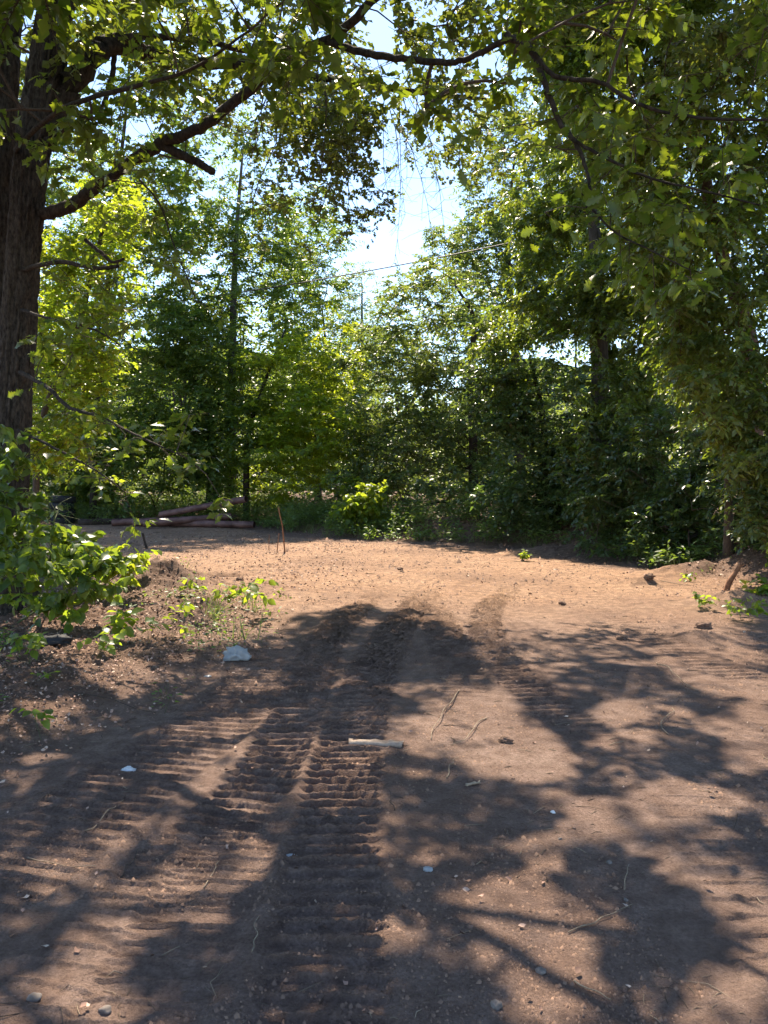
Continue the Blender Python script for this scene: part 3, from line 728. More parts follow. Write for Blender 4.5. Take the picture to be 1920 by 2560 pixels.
tint = np.clip(g.normal(.5, .3, len(rest[0])), 0, 1)
o = obj('crown', leaf_mesh('crown', OAK_LOW, rest[0] - OB, rest[1], rest[2], rest[3], tint, M['oak_leaf']), oak, kind='stuff')
tint = np.clip(g.normal(.45, .3, len(farL[0])), 0, 1)
obj('foliage', leaf_mesh('foliage', WIDE, farL[0] - OB, farL[1], farL[2], farL[3], tint, M['pin_oak_leaf']), oak, kind='stuff')
tint = np.clip(g.normal(.5, .3, (~inv).sum()), 0, 1)
o = obj('canopy', leaf_mesh('canopy', WIDE, shadeL[0][~inv] - OB, shadeL[1][~inv], shadeL[2][~inv], shadeL[3][~inv], tint, M['oak_leaf']), oak, kind='stuff')
tint = np.clip(g.normal(.5, .3, len(midL[0])), 0, 1)
o = obj('drooping_sprays', leaf_mesh('drooping_sprays', PIN, midL[0] - OB, midL[1], midL[2], midL[3], tint, M['pin_oak_leaf']), oak, kind='stuff')
print('oak', len(shade_c), len(near_c), len(mid_c), len(rest[0]), len(midL[0]))

# ------------------------------------------------------------------ the other trees
def LB(px, py, Y, rx, ry, dep):
    c = P(px, py, Y); s = Y / FPX
    return (c[0], c[1], c[2], rx * s, dep, ry * s)
def at(px, Y):
    x = P(px, 480, Y)[0]; return np.array([x, Y, hz(x, Y) - .05])
def TP(px0, Y, *pts):
    b = at(px0, Y); return b, [b] + [P(*(q if len(q) == 3 else (*q, Y))) for q in pts]

def T(name, label, px0, Y, pts, r, lob, *a, **k):
    b, tp = TP(px0, Y, *pts)
    return make_tree(name, label, b, tp, r, lob, *a, **k)
cnt = []
cnt.append(T('tall_maple_tree', 'tall straight maple rising behind the rusty pipes, sky around its top', 231, 29, [(231, 420), (233, 330), (236, 240), (243, 150)], .19,
  [LB(235, 190, 29, 70, 75, 2.6), LB(185, 270, 29, 65, 60, 2.6), LB(275, 250, 29, 45, 60, 2.6), LB(230, 330, 28.5, 75, 50, 2.6), LB(150, 230, 30, 50, 60, 2.6), LB(255, 60, 29, 70, 75, 2.6), LB(300, 190, 29.5, 30, 50, 2.2)], 600, 7, .75, 14, .115, M['maple_leaf'], M['bark_grey'], 1))
cnt.append(T('crooked_maple_tree', 'dark tree with a crooked trunk bending left, close beside the tall maple', 212, 28, [(212, 450), (206, 408), (190, 378), (160, 362)], .20,
  [LB(150, 330, 28, 60, 50, 2.5), LB(205, 350, 28, 45, 40, 2.5), LB(115, 400, 29, 60, 50, 2.5), LB(175, 430, 28, 55, 35, 2), LB(60, 350, 29, 60, 60, 2)], 330, 7, .75, 14, .12, M['maple_leaf'], M['bark_dark'], 2))
cnt.append(T('ash_tree', 'tall light-leaved tree just behind the old oak, filling the space to the tall maple', 92, 27.5, [(96, 420), (104, 330), (114, 220), (126, 110), (132, 20)], .09,
  [LB(130, 120, 27.5, 60, 70, 2.2), LB(90, 200, 27.5, 50, 60, 2.2), LB(165, 215, 27.5, 45, 50, 2), LB(60, 300, 27.5, 50, 60, 2), LB(30, 130, 27.5, 40, 90, 2), LB(140, 30, 27.5, 70, 60, 2)], 470, 7, .6, 14, .10, M['maple_leaf'], M['bark_dark'], 14))
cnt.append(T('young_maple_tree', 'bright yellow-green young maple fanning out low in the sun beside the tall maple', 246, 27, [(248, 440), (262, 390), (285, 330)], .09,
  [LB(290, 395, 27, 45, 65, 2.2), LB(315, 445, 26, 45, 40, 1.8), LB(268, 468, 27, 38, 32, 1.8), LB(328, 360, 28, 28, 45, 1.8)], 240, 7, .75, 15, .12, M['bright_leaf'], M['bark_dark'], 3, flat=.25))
cnt.append(T('elm_sapling', 'sunlit yellow-green sapling close behind the old oak trunk', 34, 14, [(40, 430), (75, 340), (95, 260), (110, 200)], .03,
  [LB(95, 262, 14, 50, 50, 1.2), LB(72, 340, 13.5, 45, 55, 1.2), LB(60, 420, 13, 45, 50, 1.0), LB(125, 222, 14.5, 32, 24, 1.0)], 230, 6, .42, 12, .085, M['bright_leaf'], M['twig'], 4, tpl=RHOMB))
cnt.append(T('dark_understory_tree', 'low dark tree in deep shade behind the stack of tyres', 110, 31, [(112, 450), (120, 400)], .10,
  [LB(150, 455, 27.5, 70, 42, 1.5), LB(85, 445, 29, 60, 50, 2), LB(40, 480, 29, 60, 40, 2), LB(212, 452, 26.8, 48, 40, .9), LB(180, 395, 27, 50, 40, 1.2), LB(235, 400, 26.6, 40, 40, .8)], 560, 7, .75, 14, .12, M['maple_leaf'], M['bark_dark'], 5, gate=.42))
cnt.append(T('round_oak_tree', 'broad round-headed dark green oak at the middle of the far edge', 474, 24.5, [(473, 430), (470, 370), (474, 320), (455, 285)], .14,
  [LB(425, 325, 26, 62, 58, 3), LB(390, 395, 25.5, 55, 65, 2.5), LB(470, 395, 25, 52, 85, 2.5), LB(430, 465, 24.5, 80, 52, 2.3), LB(372, 465, 25, 35, 48, 1.8)], 560, 7, .62, 14, .10, M['dull_leaf'], M['bark_dark'], 6, gate=.30))
cnt.append(T('bushy_oak_tree', 'taller grey-green treetop rising against the sky right behind the round-headed oak', 520, 32, [(518, 400), (512, 320), (508, 240), (515, 150)], .2,
  [LB(478, 245, 32, 48, 36, 2.5), LB(530, 275, 32, 60, 60, 3), LB(455, 250, 33, 22, 22, 2), LB(560, 220, 33, 40, 50, 2), LB(496, 160, 32, 38, 45, 2), LB(545, 110, 32, 50, 55, 2)], 480, 7, .7, 14, .115, M['dull_leaf'], M['bark_dark'], 7))
cnt.append(T('feathery_tree', 'pale feathery tree far back under the gap of sky', 364, 46, [(363, 420), (362, 350), (362, 285)], .16,
  [LB(362, 318, 46, 28, 46, 2), LB(345, 360, 46, 40, 50, 2), LB(385, 370, 46, 30, 50, 2)], 230, 7, .9, 14, .12, M['dull_leaf'], M['bark_grey'], 8, tpl=NARROW))
cnt.append(T('slender_tree', 'slender light green tree between the young maple and the feathery tree', 318, 38, [(320, 420), (326, 360), (322, 305)], .12,
  [LB(320, 330, 38, 36, 45, 2), LB(340, 400, 38, 40, 50, 2), LB(300, 380, 39, 35, 40, 2), LB(310, 245, 38, 34, 34, 2), LB(300, 290, 38, 30, 36, 2)], 330, 7, .8, 14, .12, M['maple_leaf'], M['bark_grey'], 9))
cnt.append(T('big_elm_tree', 'large elm with drooping leafy sprays filling the right of the clearing', 748, 14, [(752, 420), (750, 350), (738, 300), (720, 250), (700, 150), (690, 60), (680, -60)], .17,
  [LB(720, 110, 13, 100, 105, 2.2), LB(640, 80, 14, 80, 80, 2.2), LB(700, 270, 13, 80, 80, 1.8), LB(680, 400, 12.6, 66, 66, 1.4), LB(742, 450, 12, 60, 85, 1.3), LB(622, 390, 14, 50, 45, 1.3), LB(765, 320, 12, 50, 110, 1.3), LB(560, 60, 15, 60, 60, 1.6), LB(640, -80, 13, 140, 80, 3), LB(622, 465, 13.6, 46, 46, 1.0), LB(596, 420, 14.2, 36, 42, .9), LB(660, 330, 13.4, 50, 50, 1.2)],
  1420, 7, .5, 13, .088, M['elm_leaf'], M['bark_red'], 10, tpl=RHOMB, droop=.55, hang=.7, gate=.33, sides=14))
cnt.append(T('shaded_elm_tree', 'thick-trunked elm partly hidden behind the sprays of the large elm', 602, 20, [(600, 420), (600, 350), (596, 260), (590, 160), (585, 80)], .28,
  [LB(590, 240, 20, 75, 95, 2.3), LB(530, 330, 20, 45, 55, 1.8), LB(640, 330, 19, 65, 75, 2.2), LB(555, 170, 21, 55, 55, 1.8), LB(500, 130, 19, 40, 48, 1.4), LB(602, 430, 17.6, 50, 60, 1.0), LB(595, 350, 18, 42, 45, 1.0)], 800, 7, .6, 14, .10, M['elm_leaf'], M['bark_grey'], 11, droop=.5, hang=.6))
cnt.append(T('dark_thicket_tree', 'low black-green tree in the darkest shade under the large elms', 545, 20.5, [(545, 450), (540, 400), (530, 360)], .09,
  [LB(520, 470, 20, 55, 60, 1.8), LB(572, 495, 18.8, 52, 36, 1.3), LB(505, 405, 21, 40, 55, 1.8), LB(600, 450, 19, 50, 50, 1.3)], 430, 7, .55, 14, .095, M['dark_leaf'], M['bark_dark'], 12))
cnt.append(T('vine_covered_shrub_tree', 'dense leafy thicket at the right edge reaching down to the dirt', 730, 13, [(728, 480), (722, 440)], .05,
  [LB(735, 520, 12.4, 60, 48, .9), LB(680, 520, 14, 48, 36, .9), LB(630, 520, 16, 45, 30, .9), LB(765, 500, 11.6, 30, 70, .7), LB(688, 465, 15, 45, 55, .9), LB(640, 470, 16.5, 45, 50, .9)], 520, 7, .42, 13, .085, M['dark_leaf'], M['twig'], 13, zmin=.2, hang=.5))
print('leaves', sum(c[1] for c in cnt))

# ------------------------------------------------------------------ the wood behind, one mass
def band(n, x0, x1, y0, y1, topf, zlo, size, seed, gate):
    g = np.random.default_rng(seed); Y = g.uniform(y0, y1, n); px = g.uniform(x0, x1, n); X = (px - 384) / FPX * Y
    top = topf(px); ztop = CAM_H + (480 - top) / FPX * Y
    z = zlo + (ztop - zlo) * g.random(n)**.8 * (.75 + .5 * n2(X * .25 + seed, Y * .25))
    p = np.stack([X, Y, z], 1); k = (n3(p * .35 + seed) + .3 * n3(p * 1.1)) > gate
    p = p[k & ~in_gap(p)]; n = len(p)
    return p, g.normal(size=(n, 3)) * [1, 1, .5] - [0, 0, .2], np.array([0, 0, 1]) + g.normal(size=(n, 3)) * .6, size * g.uniform(.7, 1.3, n)
b1 = band(50000, -260, 1030, 42, 62, lambda px: np.interp(px, [-200, 100, 250, 300, 420, 520, 900], [180, 210, 290, 330, 330, 230, 120]), .3, .32, 31, .44)
b2 = band(48000, -200, 900, 31, 41, lambda px: np.full(px.shape, 405.), .1, .21, 32, .40)
q = [np.concatenate([a, b]) for a, b in zip(b1, b2)]
obj('woodland', leaf_mesh('woodland', RHOMB, *q, np.clip(rng.normal(.5, .3, len(q[0])), 0, 1), M['dull_leaf']), label='mass of green woodland closing the view behind the trees', category='woodland', kind='stuff')
tb = Tubes(); g = np.random.default_rng(5)
for k in range(34):
    Y = g.uniform(36, 60); X = (g.uniform(-150, 900) - 384) / FPX * Y; h = g.uniform(5, 9) if abs((X / Y)) < .15 else g.uniform(8, 14)
    z0 = hz(X, Y); w = g.normal(size=2) * .5
    pts = np.array([(X, Y, z0 - .1), (X + w[0] * .3, Y, z0 + h * .35), (X + w[0], Y + w[1], z0 + h * .7), (X + w[0] * 1.6, Y, z0 + h)]); tb.add(smooth_line(pts, 3), np.linspace(g.uniform(.12, .24), .03, 10), 6, False)
obj('woodland_trunks', tb.mesh('woodland_trunks', M['bark_dark']), label='dark trunks standing deep inside the background wood', category='woodland', kind='stuff')

# distant wood seen only through the gaps: a billowing wall of crowns
g = np.random.default_rng(9); xs = np.linspace(-95, 95, 230); ts = np.linspace(0, 1, 46); D_, T_ = np.meshgrid(xs, ts)
top = 13 + 5 * n2(D_ * .09, D_ * 0 + 3) - 5.5 * np.exp(-((D_ - 2) / 9)**2); bul = 3.5 * np.sin(T_ * math.pi * .5)
v = np.stack([D_, 82 + bul * 1.5 + 3.2 * fbm(D_ * .22, T_ * 3.2 + 1, 4), np.maximum(-.2, T_**.8 * top * (1 + .25 * fbm(D_ * .3, T_ * 4, 4)))], -1)
n_, m2 = D_.shape; i = (np.arange(n_ - 1)[:, None] * m2 + np.arange(m2 - 1)[None]).ravel()
M['distant'] = plainmat('distant_foliage', (0.018, 0.035, 0.014), (0.06, 0.10, 0.03), 1.6, .8, 1.0, .2, 0, .6)
obj('treeline', mesh('treeline', v.reshape(-1, 3), np.stack([i, i + 1, i + m2 + 1, i + m2], 1), M['distant'], None, False), label='far-off woodland closing the horizon behind everything', category='woodland', kind='stuff')

# ------------------------------------------------------------------ undergrowth along the edge of the clearing
def scatter_edge(line, n, lo, hi, seed, ymin, ymax, sgn):
    g = np.random.default_rng(seed); seg = np.diff(line, axis=0); L = np.hypot(*seg.T); k = g.choice(len(seg), n, p=L / L.sum()); t = g.random(n)[:, None]
    p = line[k] + seg[k] * t; nrm = np.stack([seg[:, 1], -seg[:, 0]], 1)[k] / L[k][:, None]
    p = p + nrm * sgn * g.uniform(lo, hi, n)[:, None]
    m = (p[:, 1] > ymin) & (p[:, 1] < ymax); return p[m]
def plants_mass(xy, hmax, nl, size, seed):
    g = np.random.default_rng(seed); n = len(xy); hh = hmax * (.3 + .9 * n2(xy[:, 0] * 1.1 + seed, xy[:, 1] * 1.1)) * g.uniform(.5, 1.1, n)
    z0 = height(xy[:, 0], xy[:, 1], False); b = np.stack([xy[:, 0], xy[:, 1], z0], 1)
    tip = b + np.stack([g.normal(size=n) * .3 * hh, g.normal(size=n) * .3 * hh, hh], 1)
    t = g.uniform(.25, 1, (n, nl, 1)); p = b[:, None] * (1 - t) + tip[:, None] * t; ax = g.normal(size=(n, nl, 3)) * [1, 1, .35]; ax[..., 2] += .1
    m = n * nl; return p.reshape(m, 3) + .05 * ax.reshape(m, 3), ax.reshape(m, 3), np.array([0, 0, 1]) + g.normal(size=(m, 3)) * .5, size * g.uniform(.5, 1.2, m), b, tip
xy = scatter_edge(RIGHT_EDGE, 1900, -.9, .5, 40, 11, 30, 1); xy = xy[n2(xy[:, 0] * .9 + 5, xy[:, 1] * .9) > .42]
xy = np.vstack([xy, scatter_edge(RIGHT_EDGE, 1900, -.1, 1.8, 41, 10, 30, 1), scatter_edge(RIGHT_EDGE, 800, .3, 5, 42, 17, 30, 1)])
xy = xy[~((xy[:, 1] < 13.2) & (xy[:, 0] < 6.4))]
q = plants_mass(xy, .8, 14, .125, 43)
tb = Tubes(); tb.batch(q[4], q[5], .004, .002)
ug = thing('undergrowth', 'tangle of low weeds and seedlings along the far edge of the dirt', 'undergrowth', (0, 0, 0)); ug['kind'] = 'stuff'
obj('leaves', leaf_mesh('leaves', NARROW, *q[:4], np.clip(rng.normal(.5, .3, len(q[0])), 0, 1), M['weed']), ug)
obj('stems', tb.mesh('stems', M['stem_green']), ug)
# grass tufts along the margins
gxy = np.vstack([scatter_edge(RIGHT_EDGE, 330, -.7, 1.2, 46, 11, 30, 1), scatter_edge(LEFT_EDGE, 90, -.2, 1.6, 47, 6.5, 22, -1)]); gxy = gxy[~((gxy[:, 1] < 13.2) & (gxy[:, 0] > 3))]; gxy = gxy[n2(gxy[:, 0] * 1.1 + 9, gxy[:, 1] * 1.1) > .45]
g = np.random.default_rng(48); nb_ = 16; n = len(gxy) * nb_
gp = np.repeat(np.column_stack([gxy, height(gxy[:, 0], gxy[:, 1], False)]), nb_, 0) + g.normal(size=(n, 3)) * [.06, .06, 0]
BLADE = (np.array([(0, -.018, 0), (0, .018, 0), (.5, .014, .03), (.5, -.014, .03), (1, 0, -.12)]), np.array([(0, 1, 2), (0, 2, 3), (3, 2, 4)]))
M['grass'] = leafmat('grass_blade', (0.09, 0.12, 0.035), (0.24, 0.23, 0.10), (0.30, 0.34, 0.06), .35, .5)
obj('grass', leaf_mesh('grass', BLADE, gp, g.normal(size=(n, 3)) * [.45, .45, .15] + [0, 0, .9], g.normal(size=(n, 3)), g.uniform(.12, .42, n), g.random(n), M['grass']), label='loose tufts of grass along the edges of the bare dirt', category='grass', kind='stuff')
# dark tangle at the foot of the left trees, behind the pipes
g = np.random.default_rng(44); n = 1500
xy = np.stack([g.uniform(-16, -4, n), g.uniform(25.5, 33, n)], 1)
q = plants_mass(xy, 1.1, 13, .13, 45); tb = Tubes(); tb.batch(q[4], q[5], .005, .002)
ug = thing('weed_thicket', 'pale green weeds standing behind the rusty pipes', 'undergrowth', (0, 0, 0)); ug['kind'] = 'stuff'
obj('leaves', leaf_mesh('leaves', NARROW, *q[:4], np.clip(rng.normal(.6, .3, len(q[0])), 0, 1), M['weed']), ug)
obj('stems', tb.mesh('stems', M['stem_green']), ug)

# ------------------------------------------------------------------ shrubs with leaves one can tell apart
def leafy_plant(name, label, base, stems, tpl_key, n_parts, part_mat, rest_mat, size, per, seed, cat='plant', group=None, L=.25, n_twig=3, hang=.4, njit=.6, lobes_=None, n_cl=0, stem_r=.006, flat=.5, step=1):
    """stems: lists of points; leaves along the upper half of each stem and in the given lobes"""
    g = np.random.default_rng(seed); base = np.array(base, float); t = thing(name, label, cat, base, group)
    sk = Skeleton(); cc = []
    for st in stems:
        pts = smooth_line(st, 4) if len(st) > 2 else np.array(st, float); sk.chain(pts)
        k = len(pts); cc += [pts[i] for i in range(k - 1, int(k * .35), -step)]
    if lobes_:
        c = lobes(g, n_cl, lobes_, warp=.05); c = c[c[:, 2] > .1]; cc += list(c)
        for q in c: sk.join(q, g)
    cc = np.array(cc); out = np.tile([0, 0, .2], (len(cc), 1))
    p, ax, nm, sz, a, b = sprays(cc, out, n_twig, L, per, size, g, .15, flat, .3, hang, 1, njit)
    k = (p[:, 2] > height(p[:, 0], p[:, 1], False) + .02) & peek(p + unit(ax) * sz[:, None] * .5, g)
    p, ax, nm, sz = p[k], ax[k], nm[k], sz[k]
    tb = Tubes(); rad = np.clip(sk.radii(stem_r * .45), stem_r * .4, stem_r * 2.5); PP = np.array(sk.p)
    for ch in sk.chains: tb.add(PP[ch], rad[ch], 5, False)
    tb.batch(a, b, stem_r * .4, stem_r * .25)
    obj('stems', tb.mesh('stems', M['stem_green'], True, base), t)
    px, py, d = proj(p); vis = (px > -5) & (px < 773)
    pick = np.argsort(-np.where(vis, sz / d, 0))[:n_parts]; m_ = np.zeros(len(p), bool); m_[pick] = True
    leaf_objects('leaf', TPL[tpl_key], p[m_], ax[m_], nm[m_], sz[m_], t, base)
    if (~m_).any():
        o = obj('foliage', leaf_mesh('foliage', LOWT[tpl_key.split(':')[0]], p[~m_] - base, ax[~m_], nm[~m_], sz[~m_], np.clip(g.normal(.5, .3, (~m_).sum()), 0, 1), rest_mat), t, kind='stuff')
    return t
TPL = {'ovate:s': tpl_to_mesh('ovate_leaf', OVATE, M['shrub_leaf_part']), 'ovate:w': tpl_to_mesh('weed_leaf', OVATE, M['weed_leaf_part']),
       'broad:w': tpl_to_mesh('broad_leaf', BROAD, M['weed_leaf_part']), 'broad:s': tpl_to_mesh('lobed_leaf', BROAD, M['shrub_leaf_part'])}
LOWT = {'ovate': OVATE, 'broad': BROAD}
def g3(px, py): x, y = G(px, py); return np.array([x, y, hz(x, y)])
b = g3(30, 622)
leafy_plant('large_leaved_shrub', 'dark glossy large-leaved shrub crowding the foot of the old oak', b, [[b, P(20, 560, 8.3), P(15, 500, 8.1)], [b + [.3, -.3, 0], P(50, 560, 8.0), P(55, 510, 7.8)], [b + [.1, -.5, 0], P(90, 575, 7.9), P(105, 560, 7.8)]],
  'ovate:s', 300, M['shrub_leaf_part'], M['maple_leaf'], .125, 6, 51, 'shrub', None, .26, 3, .55, .6, [LB(14, 505, 7.9, 36, 50, .5), LB(40, 572, 7.7, 48, 36, .5), LB(10, 440, 8.2, 30, 26, .4), LB(78, 588, 7.9, 32, 20, .35)], 56, .008)
b = g3(95, 600)
leafy_plant('bramble_bush', 'sunlit yellow-green bramble between the old oak and the dirt heap', b, [[b, P(100, 570, 9.6), P(120, 552, 9.6)], [b, P(80, 560, 9.8), P(70, 540, 9.8)], [b, P(125, 570, 9.5), P(140, 556, 9.5)]],
  'broad:w', 220, M['weed_leaf_part'], M['bright_leaf'], .10, 6, 52, 'shrub', None, .24, 3, .3, .6, [LB(62, 552, 9.8, 40, 20, .6), LB(108, 566, 9.6, 28, 12, .4)], 26, .006)
b = g3(366, 545); b = np.array([P(366, 530, 21.5)[0], 21.5, hz(P(366, 530, 21.5)[0], 21.5)])
leafy_plant('pokeweed_bush', 'bright green leafy bush standing alone at the far edge of the dirt', b, [[b, b + [-.1, 0, .6], b + [-.25, 0, 1.0]], [b, b + [.35, 0, .7], b + [.3, 0, 1.15], b + [.1, 0, 1.2]], [b, b + [-.4, 0, .5], b + [-.7, .1, .55]], [b, b + [.5, 0, .35], b + [.8, 0, .4]]],
  'ovate:w', 200, M['weed_leaf_part'], M['bright_leaf'], .16, 7, 53, 'shrub', None, .4, 4, .4, .6, [(b[0] - .1, b[1], b[2] + .65, .55, .4, .4)], 24, .01)
b = np.array([P(343, 520, 23.0)[0], 23.0, hz(P(343, 520, 23.0)[0], 23.0)])
leafy_plant('sumac_sprout', 'slim sprout with feathery leaf tuft just left of the bright bush', b, [[b, b + [.05, 0, .8], b + [0, 0, 1.35]], [b + [0, 0, 1.0], b + [-.2, 0, 1.3], b + [-.45, 0, 1.45]], [b + [0, 0, 1.0], b + [.2, 0, 1.3], b + [.35, 0, 1.3]]],
  'ovate:w', 90, M['weed_leaf_part'], M['bright_leaf'], .11, 8, 54, 'plant', None, .35, 2, .3, .5, None, 0, .008)
b = g3(806, 604)
leafy_plant('creeping_vine', 'glossy vine spilling onto the dirt at the right edge behind the broken stake', b, [[b, b + [-.1, .1, .35], b + [-.3, .2, .5]], [b, b + [.2, 0, .5], b + [.2, 0, .9]], [b, b + [-.4, 0, .15], b + [-.7, .1, .12]]],
  'ovate:w', 160, M['weed_leaf_part'], M['bright_leaf'], .10, 6, 55, 'vine', None, .22, 3, .4, .6, [(b[0] + .1, b[1] + .2, b[2] + .55, .5, .4, .5)], 22, .005)

SEED = [  # px, py of the foot, height m, stems, leaf size, label, template
    (41, 742, .17, 1, .07, 'lone three-leaved seedling on leaf litter at the far left, nearest of the seedlings', 'ovate:w', 2, 3),
    (48, 695, .06, 1, .06, 'yellow-green sprig flat on the litter just beyond the three-leaved seedling', 'ovate:w', 2, 2),
    (130, 600, .42, 3, .11, 'broad-leaved weed with one round lit leaf left of the dirt heap', 'broad:w', 2, 3),
    (118, 652, .30, 3, .12, 'spreading weed with long drooping leaves at the edge of the litter', 'ovate:w', 2, 3),
    (150, 655, .20, 2, .10, 'weed with two upright long leaves beside the spreading weed', 'ovate:w', 1, 3),
    (172, 650, .22, 2, .09, 'upright glowing leaf sprout in front of the dirt heap', 'ovate:w', 1, 3),
    (187, 606, .22, 2, .10, 'bright leafy sprout growing on the right shoulder of the dirt heap', 'ovate:w', 2, 3),
    (184, 625, .18, 2, .08, 'small leafy weed just in front of the dirt heap', 'ovate:w', 2, 3),
    (200, 634, .22, 1, .08, 'thin three-tiered sprout between dirt heap and plastic bag', 'ovate:w', 2, 3),
    (254, 622, .40, 2, .11, 'tallest weed in the pink leaf litter left of the track marks', 'ovate:w', 2, 4),
    (236, 612, .22, 3, .09, 'low pale weed with drooping leaves just behind the tallest weed', 'ovate:w', 2, 4),
    (272, 626, .13, 1, .08, 'single bright leaf poking up at the edge of the shade', 'broad:w', 1, 2),
    (284, 600, .08, 1, .07, 'tiny yellow sprig alone on the sunlit dirt left of the tracks', 'ovate:w', 2, 2),
    (100, 668, .16, 2, .09, 'small weed beside the black rubber scrap', 'ovate:w', 2, 3),
    (30, 680, .22, 3, .08, 'dark leafy weed in the shade at the far left edge', 'ovate:w', 2, 4),
    (70, 640, .26, 3, .10, 'dark weed in front of the large-leaved shrub', 'broad:w', 2, 4),
    (703, 610, .16, 3, .07, 'round-leaved bright sprout on sunlit dirt at the right, before the broken stake', 'broad:w', 2, 3),
    (732, 612, .10, 1, .07, 'single upright yellow leaf near the right edge', 'ovate:w', 1, 2),
    (752, 622, .24, 3, .09, 'leafy weed on the pale ground at the right edge', 'ovate:w', 2, 3),
    (741, 620, .16, 2, .07, 'thin sprout just left of the weed at the right edge', 'ovate:w', 2, 3),
    (690, 582, .12, 2, .09, 'yellow sprig by the leaf pile right of the far tracks', 'ovate:w', 2, 2),
    (524, 560, .14, 5, .08, 'small green tuft of weeds alone on the far shaded dirt', 'ovate:w', 2, 4),
]
for i, (px, py, h, ns, sz, lab, key, nt_, per) in enumerate(SEED):
    g = np.random.default_rng(100 + i); b = g3(px, py); st = []
    for k in range(ns):
        w = g.normal(size=2) * h * .35; st.append([b, b + [w[0] * .4, w[1] * .4, h * .55], b + [w[0], w[1], h]])
    leafy_plant('seedling', lab, b, st, key, 60, M['weed_leaf_part'], M['bright_leaf'], sz, per, 100 + i, 'plant', 'seedlings on the cleared ground', .07 + sz * .6, nt_, .25, .5, None, 0, .003, .4, 3)

# ------------------------------------------------------------------ rusty pipes
M['rust'] = plainmat('rust_pipe', (0.055, 0.022, 0.018), (0.20, 0.105, 0.09), 2.6, .6, .5, .4)
M['rust_in'] = plainmat('rust_inside', (0.03, 0.018, 0.015), (0.07, 0.04, 0.03), 9, .9)
def pipe(a, b, r, label, seed):
    a, b = np.array(a), np.array(b); L = np.linalg.norm(b - a); d = (b - a) / L
    t = thing('rusty_pipe', label, 'pipe', a, 'rusty pipes stacked at the far left')
    def ring(rad, x0, x1, flip, mat, name, n=28, m=24):
        x = np.linspace(x0, x1, n); th = np.arange(m) * 2 * math.pi / m
        rr = rad * (1 + .012 * (n3(np.stack(np.broadcast_arrays(x[:, None] * 2 + seed, np.cos(th)[None] * 1.5, np.sin(th)[None] * 1.5), -1)) - .5) * 2)
        u = unit(np.cross(d, [0, 0, 1.])); w = np.cross(u, d)
        v = d * x[:, None, None] + rr[..., None] * (np.cos(th)[None, :, None] * u + np.sin(th)[None, :, None] * w)
        i = (np.arange(n - 1)[:, None] * m + np.arange(m)[None]).ravel(); j = (np.arange(n - 1)[:, None] * m + (np.arange(m)[None] + 1) % m).ravel()
        return v.reshape(-1, 3), np.stack([i, j, j + m, i + m], 1)[:, ::(-1 if flip else 1)]
    v, f = ring(r, 0, L, False, None, 'o'); obj('shell', mesh('shell', v, f, M['rust'], None, True), t)
    v, f = ring(r * .93, 0.002, L - .002, True, None, 'i'); obj('bore', mesh('bore', v, f, M['rust_in'], None, True), t)
    th = np.arange(24) * 2 * math.pi / 24; u = unit(np.cross(d, [0, 0, 1.])); w = np.cross(u, d)
    for x in (0, L):
        v = np.concatenate([d * x + q * (np.cos(th)[:, None] * u + np.sin(th)[:, None] * w) for q in (r, r * .93)])
        k = np.arange(24); obj('rim', mesh('rim', v, np.stack([k, (k + 1) % 24, 24 + (k + 1) % 24, 24 + k], 1), M['rust']), t)
    return t
zb = hz(-6.5, 25) + .02
pr_ = .108
def pz(px, Y, z): return np.array([P(px, 480, Y)[0], Y, z])
pipe(pz(143, 24.4, zb + pr_), pz(231, 24.9, zb + pr_ + .22), pr_, 'front rusty pipe of the stack, its left mouth facing the clearing', 1)
pipe(pz(132, 25.2, zb + pr_), pz(254, 24.2, zb + pr_ - .02), pr_, 'lowest rusty pipe, its right end reaching farthest right on the ground', 2)
pipe(pz(111, 25.0, zb + pr_), pz(236, 26.2, zb + pr_ + .12), pr_, 'rear rusty pipe of the stack, its left mouth farthest left', 3)
pipe(pz(160, 25.9, zb + pr_ + .22), pz(246, 24.6, zb + pr_ + .78), pr_, 'rusty pipe tilted upward on top of the stack', 4)
# dark timber lying behind the pipes
M['old_timber'] = plainmat('old_timber', (0.03, 0.022, 0.018), (0.07, 0.05, 0.04), 8, .9)
def bar(name, label, cat, a, b, w, h, mat, seed, parts=None, group=None, n=9, rough=.12):
    """weathered piece of wood: a box along a-b with uneven section"""
    g = np.random.default_rng(seed); a, b = np.array(a, float), np.array(b, float); d = unit(b - a); u = unit(np.cross(d, [0, 0, 1.])); up = np.cross(u, d)
    v = []
    for i in range(n):
        t = i / (n - 1); c = (b - a) * t
        for sx, sz in ((-1, 0), (1, 0), (1, 1), (-1, 1)):
            k = 1 + rough * g.normal(); k2 = 1 + rough * g.normal()
            v.append(c + u * sx * w / 2 * k + up * sz * h * k2 + (d * g.normal() * rough * w if i in (0, n - 1) else 0))
    f = [(i * 4 + k, i * 4 + (k + 1) % 4, i * 4 + 4 + (k + 1) % 4, i * 4 + 4 + k) for i in range(n - 1) for k in range(4)] + [(3, 2, 1, 0), tuple((n - 1) * 4 + np.arange(4))]
    return obj(name, mesh(name, np.array(v), np.array(f), mat), None, label, cat, group, None, a)
bar('timber_beam', 'long dark timber lying on the ground between tyres and rusty pipes', 'beam', pz(78, 25.6, zb), pz(150, 26.2, zb), .25, .2, M['old_timber'], 3)

